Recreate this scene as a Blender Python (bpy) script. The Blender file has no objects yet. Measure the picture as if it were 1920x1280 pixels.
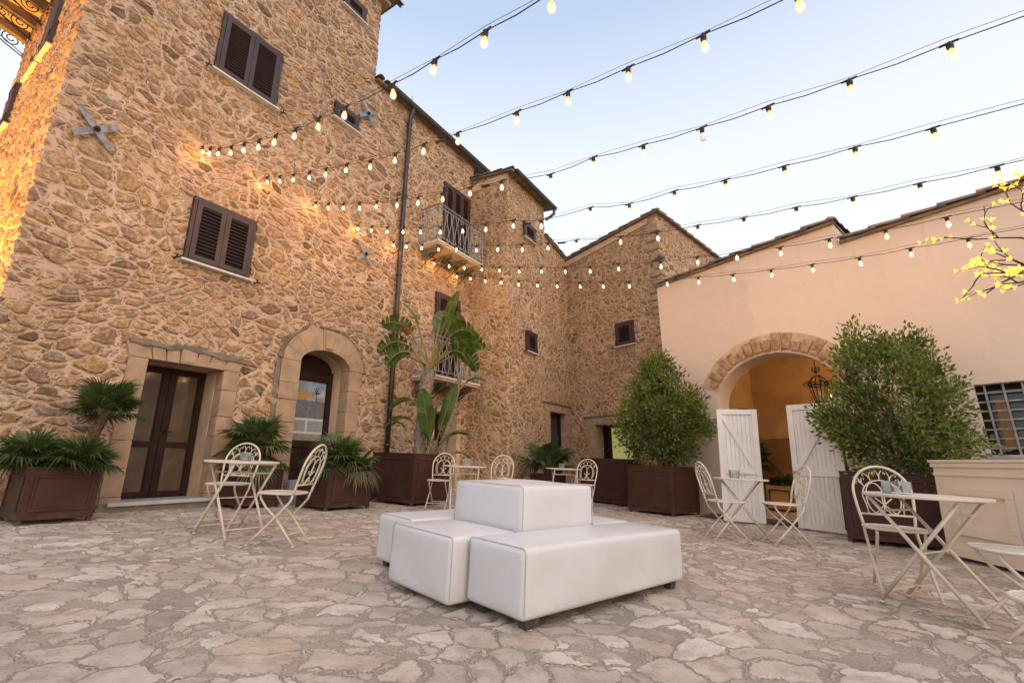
import bpy, bmesh, math, random
import numpy as np
from mathutils import Vector, Matrix, noise as mnoise
rnd = random.Random(7)
PI = math.pi
rad = math.radians
scene = bpy.context.scene
COL = scene.collection

# ------------------------------------------------------------------ camera
CAM_H = 0.84
cam_d = bpy.data.cameras.new('camera')
cam = bpy.data.objects.new('camera', cam_d)
COL.objects.link(cam)
cam_d.sensor_width = 36.0
cam_d.lens = 870.0 / 1920.0 * 36.0
cam_d.clip_start = 0.05
cam_d.clip_end = 2000.0
p_, r_ = rad(14.75), rad(-0.22)
right = Vector((1, 0, 0)); up = Vector((0, -math.sin(p_), math.cos(p_))); fwd = Vector((0, math.cos(p_), math.sin(p_)))
r2 = right * math.cos(r_) + up * math.sin(r_)
u2 = up * math.cos(r_) - right * math.sin(r_)
cm = Matrix((r2, u2, -fwd)).transposed().to_4x4()
cm.translation = Vector((0, 0, CAM_H))
cam.matrix_world = cm
scene.camera = cam

# ------------------------------------------------------------------ sky, sun, exposure
SUN_AZ, SUN_EL = 150.0, 7.0            # the sun has just gone, behind the camera; its glow is broad and soft
world = bpy.data.worlds.new('World')
scene.world = world
world.use_nodes = True
wn = world.node_tree.nodes; wl = world.node_tree.links
wn.clear()
sky = wn.new('ShaderNodeTexSky'); sky.sky_type = 'NISHITA'; sky.sun_disc = False
sky.sun_elevation = rad(SUN_EL); sky.sun_rotation = rad(SUN_AZ)
sky.altitude = 100; sky.air_density = 1.0; sky.dust_density = 1.2; sky.ozone_density = 1.5
bg = wn.new('ShaderNodeBackground'); bg.inputs['Strength'].default_value = 0.05
wl.new(sky.outputs[0], bg.inputs[0])
veil = wn.new('ShaderNodeBackground'); veil.inputs['Strength'].default_value = 1.0   # thin pale high cloud, whiter low down
vtc = wn.new('ShaderNodeTexCoord'); vsep = wn.new('ShaderNodeSeparateXYZ'); vramp = wn.new('ShaderNodeValToRGB')
wl.new(vtc.outputs['Generated'], vsep.inputs[0]); wl.new(vsep.outputs['Z'], vramp.inputs[0])
vst = ((.36, (.49, .485, .50)), (.56, (.46, .462, .49)), (.67, (.365, .395, .465)), (.76, (.27, .325, .425)), (1.0, (.22, .28, .41)))
while len(vramp.color_ramp.elements) > 1: vramp.color_ramp.elements.remove(vramp.color_ramp.elements[-1])
for _i, (_p, _c) in enumerate(vst):
    _el = vramp.color_ramp.elements[0] if _i == 0 else vramp.color_ramp.elements.new(_p)
    _el.position = _p; _el.color = (*_c, 1)
wl.new(vramp.outputs[0], veil.inputs['Color'])
addb = wn.new('ShaderNodeAddShader')
wl.new(bg.outputs[0], addb.inputs[0]); wl.new(veil.outputs[0], addb.inputs[1])
wo = wn.new('ShaderNodeOutputWorld')
wl.new(addb.outputs[0], wo.inputs[0])

sun_d = bpy.data.lights.new('sun', 'SUN'); sun_d.energy = 0.62; sun_d.angle = rad(55); sun_d.color = (1.0, .85, .75)
sun = bpy.data.objects.new('sun', sun_d); COL.objects.link(sun)
_e = rad(50)
sdir = Vector((math.sin(rad(SUN_AZ)) * math.cos(_e), math.cos(rad(SUN_AZ)) * math.cos(_e), math.sin(_e)))
sun.rotation_euler = sdir.to_track_quat('Z', 'Y').to_euler()
sun.location = sdir * 60

scene.view_settings.view_transform = 'Standard'
scene.view_settings.look = 'None'
scene.view_settings.exposure = 0.92
scene.view_settings.gamma = 1.0
scene.cycles.max_bounces = 8
scene.cycles.diffuse_bounces = 4
scene.cycles.transparent_max_bounces = 8
scene.cycles.caustics_reflective = False
scene.cycles.caustics_refractive = False
scene.cycles.sample_clamp_indirect = 4.0
scene.cycles.use_denoising = True

# ------------------------------------------------------------------ ground plane: the yard slopes gently
GSX, GSY = -0.0435, 0.008
def gz(x, y):
    return GSX * x + GSY * y
GN = Vector((-GSX, -GSY, 1)).normalized()
TILT = Vector((0, 0, 1)).rotation_difference(GN).to_matrix().to_4x4()
def az(deg):
    return Vector((math.sin(rad(deg)), math.cos(rad(deg)), 0))

# ------------------------------------------------------------------ node helper
class NG:
    def __init__(s, name):
        s.mat = bpy.data.materials.new(name); s.mat.use_nodes = True
        s.nt = s.mat.node_tree; s.nt.nodes.clear()
        s.out = s.nt.nodes.new('ShaderNodeOutputMaterial')
        s.b = s.nt.nodes.new('ShaderNodeBsdfPrincipled')
        s.nt.links.new(s.b.outputs[0], s.out.inputs[0])
    def put(s, sock, v):
        if isinstance(v, bpy.types.NodeSocket): s.nt.links.new(v, sock)
        elif isinstance(v, (tuple, list)) and len(v) == 3 and len(getattr(sock, 'default_value', (0,0,0))) == 4: sock.default_value = (*v, 1)
        else: sock.default_value = v
    def n(s, t, ins=None, **props):
        nd = s.nt.nodes.new('ShaderNode' + t)
        for k, v in props.items(): setattr(nd, k, v)
        for k, v in (ins or {}).items(): s.put(nd.inputs[k], v)
        return nd
    def m(s, op, a, b=0.0, c=0.0, clamp=False):
        nd = s.n('Math', {0: a, 1: b, 2: c}, operation=op); nd.use_clamp = clamp
        return nd.outputs[0]
    def vm(s, op, a, b=(0, 0, 0)):
        return s.n('VectorMath', {0: a, 1: b}, operation=op).outputs[0]
    def vscale(s, a, f):
        nd = s.n('VectorMath', {0: a}, operation='SCALE'); s.put(nd.inputs['Scale'], f); return nd.outputs[0]
    def mix(s, f, a, b, bt='MIX'):
        nd = s.n('Mix', None, data_type='RGBA', blend_type=bt)
        s.put(nd.inputs[0], f); s.put(nd.inputs[6], a); s.put(nd.inputs[7], b)
        return nd.outputs[2]
    def fmix(s, f, a, b):
        nd = s.n('Mix', None, data_type='FLOAT')
        s.put(nd.inputs[0], f); s.put(nd.inputs[2], a); s.put(nd.inputs[3], b)
        return nd.outputs[0]
    def sstep(s, x, a, b, o0=0.0, o1=1.0):
        nd = s.n('MapRange', {0: x, 1: a, 2: b, 3: o0, 4: o1}, interpolation_type='SMOOTHSTEP')
        return nd.outputs[0]
    def ramp(s, f, stops, interp='LINEAR'):
        nd = s.n('ValToRGB', {0: f}); cr = nd.color_ramp; cr.interpolation = interp
        while len(cr.elements) > 1: cr.elements.remove(cr.elements[-1])
        for i, (p, c) in enumerate(stops):
            e = cr.elements[0] if i == 0 else cr.elements.new(p)
            e.position = p; e.color = (*c, 1)
        return nd.outputs[0]
    def noise(s, v, sc, det=3.0, ro=.55, col=False, dist=0.0):
        nd = s.n('TexNoise', {'Vector': v, 'Scale': sc, 'Detail': det, 'Roughness': ro, 'Distortion': dist})
        return nd.outputs['Color' if col else 'Fac']
    def vor(s, v, sc, feat='F1', dims='3D', rd=1.0):
        return s.n('TexVoronoi', {'Vector': v, 'Scale': sc, 'Randomness': rd}, feature=feat, voronoi_dimensions=dims)
    def obj(s):
        return s.n('TexCoord').outputs['Object']
    def bump(s, h, dist=.01, st=.5):
        nd = s.n('Bump', {'Height': h, 'Distance': dist, 'Strength': st}); s.put(s.b.inputs['Normal'], nd.outputs[0])
    def set(s, **kw):
        for k, v in kw.items(): s.put(s.b.inputs[k.replace('_', ' ')], v)
        return s
    def disp(s, h, scale, mid):
        nd = s.n('Displacement', {'Height': h, 'Scale': scale, 'Midlevel': mid})
        s.nt.links.new(nd.outputs[0], s.out.inputs['Displacement'])
        s.mat.displacement_method = 'BOTH'

def simple(name, col, rough=.6, vary=.18, nsc=9.0, bump=.0, metal=0.0, bsc=60.0, spec=.5, tint=None):
    g = NG(name); o = g.obj()
    n1 = g.noise(o, nsc, 5)
    c2 = tuple(max(0, c * (1 - vary)) for c in col) if tint is None else tint
    c = g.mix(g.sstep(n1, .35, .7), col, c2)
    g.set(Base_Color=c, Roughness=g.fmix(n1, max(0, rough - .08), min(1, rough + .1)), Metallic=metal)
    g.b.inputs['Specular IOR Level'].default_value = spec
    if bump: g.bump(g.noise(o, bsc, 4), bump, .6)
    return g.mat

def stone_mat(name, sc, zs, mortar, mortar2, tones, disp=.035, small=2.1):
    """rubble stones of mixed sizes bedded in flush sandy mortar"""
    g = NG(name); o = g.obj()
    v0 = g.vm('MULTIPLY', g.vm('ADD', o, g.vscale(g.vm('SUBTRACT', g.noise(o, .42, 1, col=True), (.5, .5, .5)), 1.05)), (1, 1, zs))
    d1 = g.vscale(g.vm('SUBTRACT', g.noise(v0, 1.7, 2, col=True), (.5, .5, .5)), .20)
    d2 = g.vscale(g.vm('SUBTRACT', g.noise(v0, 7, 3, col=True), (.5, .5, .5)), .075)
    d3 = g.vscale(g.vm('SUBTRACT', g.noise(v0, 30, 2, col=True), (.5, .5, .5)), .022)
    v = g.vm('ADD', g.vm('ADD', g.vm('ADD', v0, d1), d2), d3)
    A = g.vor(v, sc); Ae = g.vor(v, sc, 'DISTANCE_TO_EDGE').outputs[0]
    sa = g.n('SeparateColor', {0: A.outputs['Color']})
    vb = g.vm('ADD', v, (3.7, 1.9, 5.3))
    B = g.vor(vb, sc * small); Be = g.vor(vb, sc * small, 'DISTANCE_TO_EDGE').outputs[0]
    sb = g.n('SeparateColor', {0: B.outputs['Color']})
    thr = g.m('ADD', g.m('MULTIPLY_ADD', sa.outputs[0], .075, .018), g.m('MULTIPLY', g.m('SUBTRACT', g.noise(o, 26, 4, .65), .5), .09))
    keepA = g.m('LESS_THAN', sa.outputs[1], .92)
    mA = g.m('MULTIPLY', g.sstep(g.m('SUBTRACT', Ae, thr), 0, .075), keepA)
    hA = g.m('MULTIPLY', g.sstep(g.m('SUBTRACT', Ae, thr), 0, .16), keepA)
    zone = g.m('SUBTRACT', 1.0, g.m('MULTIPLY', g.sstep(g.m('SUBTRACT', Ae, thr), -.05, -.015), keepA))
    tb = g.m('MULTIPLY_ADD', sb.outputs[0], .10, .045)
    mB = g.m('MULTIPLY', g.m('MULTIPLY', g.sstep(g.m('SUBTRACT', Be, tb), 0, .06), zone), g.m('LESS_THAN', sb.outputs[1], .86))
    mask = g.m('MAXIMUM', mA, mB)
    isB = g.m('GREATER_THAN', mB, mA)
    rv = g.fmix(isB, sa.outputs[2], sb.outputs[2])
    col = g.ramp(rv, tones)
    nf = g.noise(o, 21, 6, .65); nm = g.noise(o, 5, 3)
    # bedding streaks along the stone and small pits
    ns = g.noise(g.vm('MULTIPLY', o, (9, 9, 46)), 1.0, 4, .6)
    col = g.mix(g.sstep(nf, .40, .66), g.mix(1.0, col, (.66, .62, .58), 'MULTIPLY'), g.mix(1.0, col, (1.22, 1.18, 1.12), 'MULTIPLY'))
    col = g.mix(g.m('MULTIPLY', g.sstep(ns, .56, .72), .45), col, (.10, .075, .05))
    pit = g.sstep(g.noise(o, 62, 3, .6), .60, .70)
    col = g.mix(g.m('MULTIPLY', pit, .55), col, (.07, .05, .03))
    mc = g.mix(g.sstep(g.noise(o, .7, 4), .38, .66), mortar, mortar2)
    mc = g.mix(g.sstep(g.noise(o, 70, 3), .35, .75), g.mix(1.0, mc, (.84, .82, .80), 'MULTIPLY'), mc)
    smear = g.sstep(g.noise(o, 2.6, 5, .62), .50, .68, 1.0, .35)
    c = g.mix(g.m('MULTIPLY', mask, smear), mc, col)
    g.set(Base_Color=c, Roughness=.92)
    g.b.inputs['Specular IOR Level'].default_value = .2
    hs = g.m('MULTIPLY', g.m('MAXIMUM', hA, g.m('MULTIPLY', mB, .6)), g.m('MULTIPLY_ADD', rv, .5, .55))
    rough_h = g.m('ADD', g.m('MULTIPLY', g.m('SUBTRACT', nf, .5), .55), g.m('MULTIPLY', g.m('SUBTRACT', nm, .5), .35))
    h = g.m('ADD', hs, g.m('MULTIPLY', rough_h, g.m('MULTIPLY_ADD', mask, .8, .28)))
    h = g.m('SUBTRACT', h, g.m('MULTIPLY', g.m('MULTIPLY', pit, mask), .25))
    g.disp(h, disp, .25)
    return g.mat

T_HOUSE = [(0, (0.151, 0.109, 0.076)), (.12, (0.313, 0.213, 0.138)), (.26, (0.429, 0.265, 0.138)), (.40, (0.313, 0.253, 0.196)), (.52, (0.510, 0.328, 0.172)), (.66, (0.371, 0.241, 0.144)), (.78, (0.302, 0.201, 0.167)), (.88, (0.487, 0.305, 0.155)), (1, (0.557, 0.443, 0.328))]
T_BARN = [(0, (.25, .155, .085)), (.25, (.40, .245, .125)), (.5, (.47, .295, .15)), (.72, (.36, .23, .13)), (.9, (.32, .24, .175)), (1, (.50, .35, .21))]
M = {}
M['stone'] = stone_mat('rubble_stone', 4.1, 1.65, (.62, .445, .33), (.52, .365, .265), T_HOUSE, disp=.040, small=2.0)
M['stone2'] = stone_mat('rubble_stone_wing', 5.2, 1.2, (.60, .43, .30), (.52, .365, .25), T_BARN, disp=.03, small=1.9)

def plaster_mat():
    g = NG('peach_plaster'); o = g.obj()
    n1 = g.noise(o, .55, 4, .6); n2 = g.noise(g.vm('MULTIPLY', o, (2.2, 2.2, .8)), 1.3, 5, .62)
    c = g.mix(g.sstep(n1, .36, .66), (.73, .59, .49), (.69, .56, .47))
    # repaired, paler patch on the left side of the wall
    sx = g.n('SeparateXYZ', {0: o})
    edge = g.m('ADD', sx.outputs[0], g.m('MULTIPLY', g.noise(o, 3.0, 3), .35))
    patch = g.sstep(edge, 2.06, 2.22, 1.0, 0.0)
    c = g.mix(g.m('MULTIPLY', patch, .75), c, (.64, .52, .445))
    st = g.m('MULTIPLY', g.sstep(n2, .60, .74), .38)
    c = g.mix(st, c, (.50, .42, .35))
    # worn grey streaks at mid height
    n3 = g.noise(g.vm('MULTIPLY', o, (3.4, 3.4, 1.6)), 1.6, 4, .7)
    band = g.m('MULTIPLY', g.sstep(sx.outputs[2], 2.6, 3.2), g.sstep(sx.outputs[2], 3.9, 4.4, 1.0, 0.0))
    c = g.mix(g.m('MULTIPLY', g.m('MULTIPLY', g.sstep(n3, .6, .7), band), .35), c, (.52, .465, .41))
    base = g.m('MULTIPLY', g.sstep(sx.outputs[2], .1, .9, 1.0, 0.0), g.sstep(n1, .3, .6))
    c = g.mix(g.m('MULTIPLY', base, .35), c, (.40, .33, .27))
    run = g.noise(g.vm('MULTIPLY', o, (5.5, 5.5, .35)), 1.0, 4, .6)
    c = g.mix(g.m('MULTIPLY', g.m('MULTIPLY', g.sstep(run, .54, .72), g.sstep(sx.outputs[2], 3.3, 4.7)), .32), c, (.44, .36, .29))
    ck = g.vor(g.vm('ADD', o, g.vscale(g.noise(o, 2.2, 4, col=True), .55)), .62, 'DISTANCE_TO_EDGE').outputs[0]
    c = g.mix(g.m('MULTIPLY', g.sstep(ck, .0, .005, 1.0, 0.0), g.m('MULTIPLY', g.sstep(g.noise(o, .9, 3), .52, .66), .25)), c, (.36, .27, .20))
    g.set(Base_Color=c, Roughness=.9); g.b.inputs['Specular IOR Level'].default_value = .2
    g.bump(g.m('ADD', g.noise(o, 3.0, 3), g.m('MULTIPLY', g.noise(g.vm('MULTIPLY', o, (1, 1, 2)), 38, 5, .65), .45)), .022, .55)
    return g.mat
M['plaster'] = plaster_mat()
M['cut_stone'] = simple('cut_sandstone', (.42, .29, .19), .88, .38, 5.0, .012, bsc=45, spec=.2, tint=(.30, .215, .15))
M['cut_stone_dark'] = simple('weathered_sandstone', (.25, .20, .15), .92, .4, 4.0, .02, bsc=40, spec=.2, tint=(.13, .115, .095))
M['arch_stone'] = simple('arch_rubble', (.50, .31, .18), .9, .4, 9.0, .05, bsc=22, spec=.2, tint=(.27, .165, .10))
M['band'] = simple('wall_plaster_band', (.62, .45, .32), .92, .25, 3.0, .01, bsc=40, spec=.2)
M['ochre'] = simple('ochre_plaster', (.62, .42, .21), .9, .3, 1.4, .01, bsc=30, spec=.2)
M['dado'] = simple('dado_stone', (.34, .19, .09), .85, .3, 3, .006, spec=.25)
M['wood'] = simple('dark_brown_wood', (.028, .0115, .0078), .6, .35, 6.0, .003, spec=.2)
M['shutter'] = simple('mauve_brown_shutter', (.054, .027, .026), .5, .4, 2.2, .002, tint=(.036, .019, .018))
M['black'] = simple('dark_void', (.010, .008, .008), .9)
M['sill'] = simple('white_marble_sill', (.62, .60, .57), .45, .15, 5)
M['greystep'] = simple('grey_marble_step', (.42, .43, .45), .4, .25, 4)
M['iron'] = simple('black_iron', (.014, .0125, .012), .5, .3, 20, metal=.4)
M['iron_grey'] = simple('weathered_grey_iron', (.34, .325, .32), .55, .35, 14, metal=.2)
M['plate'] = simple('painted_grey_plate', (.27, .27, .29), .6, .4, 11, metal=.2, tint=(.17, .13, .11))
M['plate_blue'] = simple('painted_blue_plate', (.19, .25, .28), .55, .3, 9, metal=.2)
M['pipe'] = simple('dark_metal_pipe', (.062, .048, .047), .42, .3, 7, metal=.5)
M['gutter'] = simple('grey_green_gutter', (.085, .085, .078), .5, .35, 4, metal=.4)
M['tile'] = simple('lichened_roof_tile', (.27, .19, .135), .9, .5, 4.5, .01, bsc=50, spec=.2, tint=(.13, .115, .10))
M['white_paint'] = simple('white_painted_boards', (.72, .70, .68), .55, .12, 4, .002)
M['cream'] = simple('cream_painted_wood', (.74, .65, .55), .55, .1, 2.2, .002)
M['cream_dark'] = simple('gold_painted_wood', (.50, .32, .12), .55, .15, 3)
M['soil'] = simple('soil', (.05, .037, .027), .95, .4, 30, .02)
M['bark'] = simple('grey_brown_bark', (.13, .10, .075), .9, .4, 18, .015, bsc=40)
M['banana_bark'] = simple('fibrous_trunk', (.30, .235, .18), .9, .45, 15, .02, bsc=30, tint=(.13, .10, .08))
M['palm_bark'] = simple('palm_trunk_fibre', (.13, .085, .05), .95, .5, 25, .03, bsc=35)
M['mat_brown'] = simple('brown_doormat', (.075, .05, .04), .95, .3, 40, .006)

def chair_paint():
    g = NG('chipped_cream_paint'); o = g.obj()
    c = g.mix(g.sstep(g.noise(o, 6, 4), .4, .7), (.63, .545, .45), (.54, .46, .37))
    ru = g.m('MULTIPLY', g.sstep(g.noise(o, 26, 5, .7), .66, .72), .85)
    c = g.mix(ru, c, (.16, .08, .04))
    g.set(Base_Color=c, Roughness=.5)
    return g.mat
M['chair'] = chair_paint()

def seat_mat():
    g = NG('punched_cream_sheet'); o = g.obj()
    f = g.vm('FRACTION', g.vscale(o, 55.0))
    d = g.n('VectorMath', {0: g.vm('MULTIPLY', g.vm('SUBTRACT', f, (.5, .5, .5)), (1, 1, 0))}, operation='LENGTH').outputs['Value']
    hole = g.m('LESS_THAN', d, .22)
    c = g.mix(g.sstep(g.noise(o, 6, 4), .4, .7), (.62, .55, .46), (.53, .46, .38))
    c = g.mix(g.m('MULTIPLY', g.sstep(g.noise(o, 22, 5, .7), .66, .72), .8), c, (.16, .08, .04))
    g.set(Base_Color=g.mix(hole, c, (.10, .09, .08)), Roughness=.5)
    return g.mat
M['seat'] = seat_mat()

def leather():
    g = NG('white_leatherette'); o = g.obj()
    c = g.mix(g.sstep(g.noise(o, 2.3, 5), .4, .68), (.63, .615, .625), (.58, .56, .55))
    sp = g.n('SeparateXYZ', {0: o})
    dirt = g.m('MULTIPLY', g.sstep(sp.outputs[2], .04, .16, 1.0, 0.0), g.sstep(g.noise(o, 7, 4), .35, .65))
    c = g.mix(g.m('MULTIPLY', dirt, .35), c, (.50, .43, .35))
    g.set(Base_Color=c, Roughness=g.fmix(g.noise(o, 5, 3), .27, .42))
    g.bump(g.m('ADD', g.m('MULTIPLY', g.vor(o, 330).outputs[0], .10), g.noise(o, 4.5, 2)), .012, .45)
    return g.mat
M['leather'] = leather()
M['seam'] = simple('grey_seam', (.44, .43, .42), .6)
M['foot'] = simple('worn_wood_foot', (.07, .045, .035), .6, .4, 20)

def planter_mat():
    g = NG('maroon_painted_metal'); o = g.obj()
    n = g.noise(o, 3.2, 6, .65)
    c = g.mix(g.sstep(n, .35, .7), (.050, .0190, .0155), (.062, .027, .021))
    sp = g.n('SeparateXYZ', {0: o})
    dust = g.m('MULTIPLY', g.sstep(sp.outputs[2], 0, .3, 1.0, 0.0), g.sstep(g.noise(o, 9, 4), .4, .7))
    c = g.mix(g.m('MULTIPLY', dust, .3), c, (.13, .085, .065))
    dr = g.noise(g.vm('MULTIPLY', o, (14, 14, .8)), 1.0, 3)
    c = g.mix(g.m('MULTIPLY', g.sstep(dr, .6, .75), .2), c, (.11, .065, .05))
    g.set(Base_Color=c, Roughness=.6); g.b.inputs['Specular IOR Level'].default_value = .25
    g.bump(g.noise(o, 90, 3), .002, .4)
    return g.mat
M['planter'] = planter_mat()

def leaf_mat(name, ca, cb, cc, rough=.4, trans=.25):
    g = NG(name)
    ge = g.n('NewGeometry')
    r = ge.outputs['Random Per Island']
    c = g.ramp(r, [(0, ca), (.55, cb), (.93, cc), (1, (cc[0] * 1.5, cc[1] * 1.05, cc[2] * .8))])
    c = g.mix(g.sstep(g.noise(g.obj(), 3, 3), .3, .7), c, g.mix(1.0, c, (.7, .72, .7), 'MULTIPLY'))
    g.set(Base_Color=c, Roughness=rough)
    tr = g.n('BsdfTranslucent', {0: g.mix(1.0, c, (1.5, 1.7, .9), 'MULTIPLY')})
    ms = g.n('MixShader', {0: trans}); g.nt.links.new(g.b.outputs[0], ms.inputs[1]); g.nt.links.new(tr.outputs[0], ms.inputs[2])
    g.nt.links.new(ms.outputs[0], g.out.inputs[0])
    return g.mat
M['bay_leaf'] = leaf_mat('bay_leaf', (.058, .098, .023), (.145, .20, .042), (.28, .28, .06), .38, .4)
M['palm_leaf'] = leaf_mat('palm_leaf', (.032, .062, .022), (.065, .105, .034), (.14, .165, .055), .42)
M['palm_dry'] = leaf_mat('dry_palm_leaf', (.10, .11, .045), (.16, .15, .07), (.22, .17, .09), .6)
M['banana_leaf'] = leaf_mat('banana_leaf', (.050, .095, .022), (.085, .145, .032), (.14, .19, .05), .35, .35)
M['stalk'] = simple('yellow_green_stalk', (.24, .20, .06), .5, .4, 7, tint=(.20, .12, .045))

def ground_mat():
    g = NG('flagstone_paving'); o = g.obj()
    o2 = g.vm('MULTIPLY', g.vm('ADD', o, g.vscale(g.vm('SUBTRACT', g.noise(o, .5, 1, col=True), (.5, .5, .5)), .9)), (1, 1, 0))
    d1 = g.vscale(g.vm('SUBTRACT', g.noise(o2, 1.5, 2, col=True), (.5, .5, .5)), .30)
    d2 = g.vscale(g.vm('SUBTRACT', g.noise(o2, 7, 3, .6, col=True), (.5, .5, .5)), .10)
    d3 = g.vscale(g.vm('SUBTRACT', g.noise(o2, 30, 4, .65, col=True), (.5, .5, .5)), .026)
    v = g.vm('ADD', g.vm('ADD', g.vm('ADD', o2, d1), d2), d3)
    sc = 4.5
    A = g.vor(v, sc, dims='2D'); Ae = g.vor(v, sc, 'DISTANCE_TO_EDGE', '2D').outputs[0]
    sa = g.n('SeparateColor', {0: A.outputs['Color']})
    vb = g.vm('ADD', v, (2.3, 7.1, 0))
    B = g.vor(vb, sc * 2.3, dims='2D'); Be = g.vor(vb, sc * 2.3, 'DISTANCE_TO_EDGE', '2D').outputs[0]
    sb = g.n('SeparateColor', {0: B.outputs['Color']})
    nf = g.noise(o2, 48, 6, .7)
    thr = g.m('ADD', g.m('MULTIPLY_ADD', sa.outputs[0], .125, .004), g.m('MULTIPLY', g.m('SUBTRACT', nf, .5), .075))
    keep = g.m('LESS_THAN', sa.outputs[1], .78)
    e = g.m('SUBTRACT', Ae, thr)
    mA = g.m('MULTIPLY', g.sstep(e, 0, .022), keep)
    zone = g.m('SUBTRACT', 1.0, g.m('MULTIPLY', g.sstep(e, -.05, -.02), keep))
    mB = g.m('MULTIPLY', g.m('MULTIPLY', g.sstep(g.m('SUBTRACT', Be, .10), 0, .05), zone), g.m('LESS_THAN', sb.outputs[1], .7))
    mask = g.m('MAXIMUM', mA, mB)
    rv = g.fmix(g.m('GREATER_THAN', mB, mA), sa.outputs[2], sb.outputs[2])
    col = g.ramp(rv, [(0, (.37, .30, .245)), (.18, (.60, .505, .42)), (.36, (.47, .385, .315)), (.55, (.67, .575, .485)), (.72, (.55, .44, .34)), (.86, (.63, .54, .455)), (1, (.72, .635, .55))])
    blot = g.noise(o2, 6, 5, .65)
    col = g.mix(g.sstep(blot, .42, .68), col, g.mix(1.0, col, (.70, .66, .63), 'MULTIPLY'))
    col = g.mix(g.m('MULTIPLY', g.sstep(nf, .52, .68), .55), col, g.mix(1.0, col, (.62, .58, .55), 'MULTIPLY'))
    pit = g.sstep(g.noise(o2, 110, 2, .5), .64, .70)
    col = g.mix(g.m('MULTIPLY', pit, .5), col, (.10, .08, .065))
    mo = g.mix(g.sstep(g.noise(o2, 1.1, 4), .35, .65), (.34, .28, .225), (.43, .355, .28))
    mo = g.mix(g.sstep(g.noise(o2, 95, 3, .6), .4, .7), g.mix(1.0, mo, (.72, .70, .68), 'MULTIPLY'), g.mix(1.0, mo, (1.2, 1.2, 1.2), 'MULTIPLY'))
    c = g.mix(g.m('MULTIPLY', mask, g.fmix(g.sstep(g.noise(o2, 2.4, 4), .3, .62), .55, 1.0)), mo, col)
    # broad dusty and damp areas
    c = g.mix(g.m('MULTIPLY', g.sstep(g.noise(o2, .45, 4), .48, .66), .30), c, g.mix(1.0, c, (.74, .72, .70), 'MULTIPLY'))
    g.set(Base_Color=c, Roughness=g.fmix(mask, .85, g.fmix(blot, .42, .66)))
    g.b.inputs['Specular IOR Level'].default_value = .35
    h = g.m('ADD', g.m('MULTIPLY', mask, g.m('MULTIPLY_ADD', rv, .35, .45)), g.m('ADD', g.m('MULTIPLY', nf, .38), g.m('MULTIPLY', blot, .5)))
    h = g.m('SUBTRACT', h, g.m('MULTIPLY', pit, .15))
    g.disp(h, .017, .8)
    return g.mat
M['ground'] = ground_mat()

def emit(name, col, st):
    g = NG(name); g.set(Base_Color=(.05, .05, .05), Roughness=.3)
    g.b.inputs['Emission Color'].default_value = (*col, 1); g.b.inputs['Emission Strength'].default_value = st
    return g.mat
M['filament'] = emit('hot_filament', (1.0, .55, .19), 380.0)
def bulb_glass():
    g = NG('lit_bulb_glass'); g.nt.nodes.remove(g.b)
    t = g.n('BsdfTransparent', {0: (1, .95, .85)}); e = g.n('Emission', {0: (1.0, .53, .20), 1: 1.15})
    lw = g.n('LayerWeight', {0: .35})
    ms = g.n('MixShader', {0: g.m('MULTIPLY_ADD', lw.outputs['Facing'], .25, .45)})
    g.nt.links.new(t.outputs[0], ms.inputs[1]); g.nt.links.new(e.outputs[0], ms.inputs[2]); g.nt.links.new(ms.outputs[0], g.out.inputs[0])
    return g.mat
M['bulb'] = bulb_glass()
M['blossom'] = emit('lit_blossom', (1.0, .50, .055), 1.15)
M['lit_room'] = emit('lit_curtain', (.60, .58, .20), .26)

def glassy(name, tint, alpha, rough=.05):
    g = NG(name); g.set(Base_Color=tint, Roughness=rough)
    t = g.n('BsdfTransparent', {0: (1, 1, 1)})
    fr = g.n('Fresnel', {0: 1.5})
    f = g.m('ADD', fr.outputs[0], alpha, clamp=True)
    ms = g.n('MixShader', {0: f}); g.nt.links.new(t.outputs[0], ms.inputs[1]); g.nt.links.new(g.b.outputs[0], ms.inputs[2])
    g.nt.links.new(ms.outputs[0], g.out.inputs[0])
    return g.mat
M['tumbler'] = glassy('clear_glass', (.50, .53, .54), .07)
M['dead_bulb'] = glassy('unlit_bulb_glass', (.75, .78, .82), .22)
M['pane'] = simple('dark_window_glass', (.105, .07, .046), .05, .5, 1.6, spec=.5)
M['pane_grey'] = simple('grey_window_glass', (.035, .036, .042), .1, .2, 1.2, spec=.6)

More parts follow.
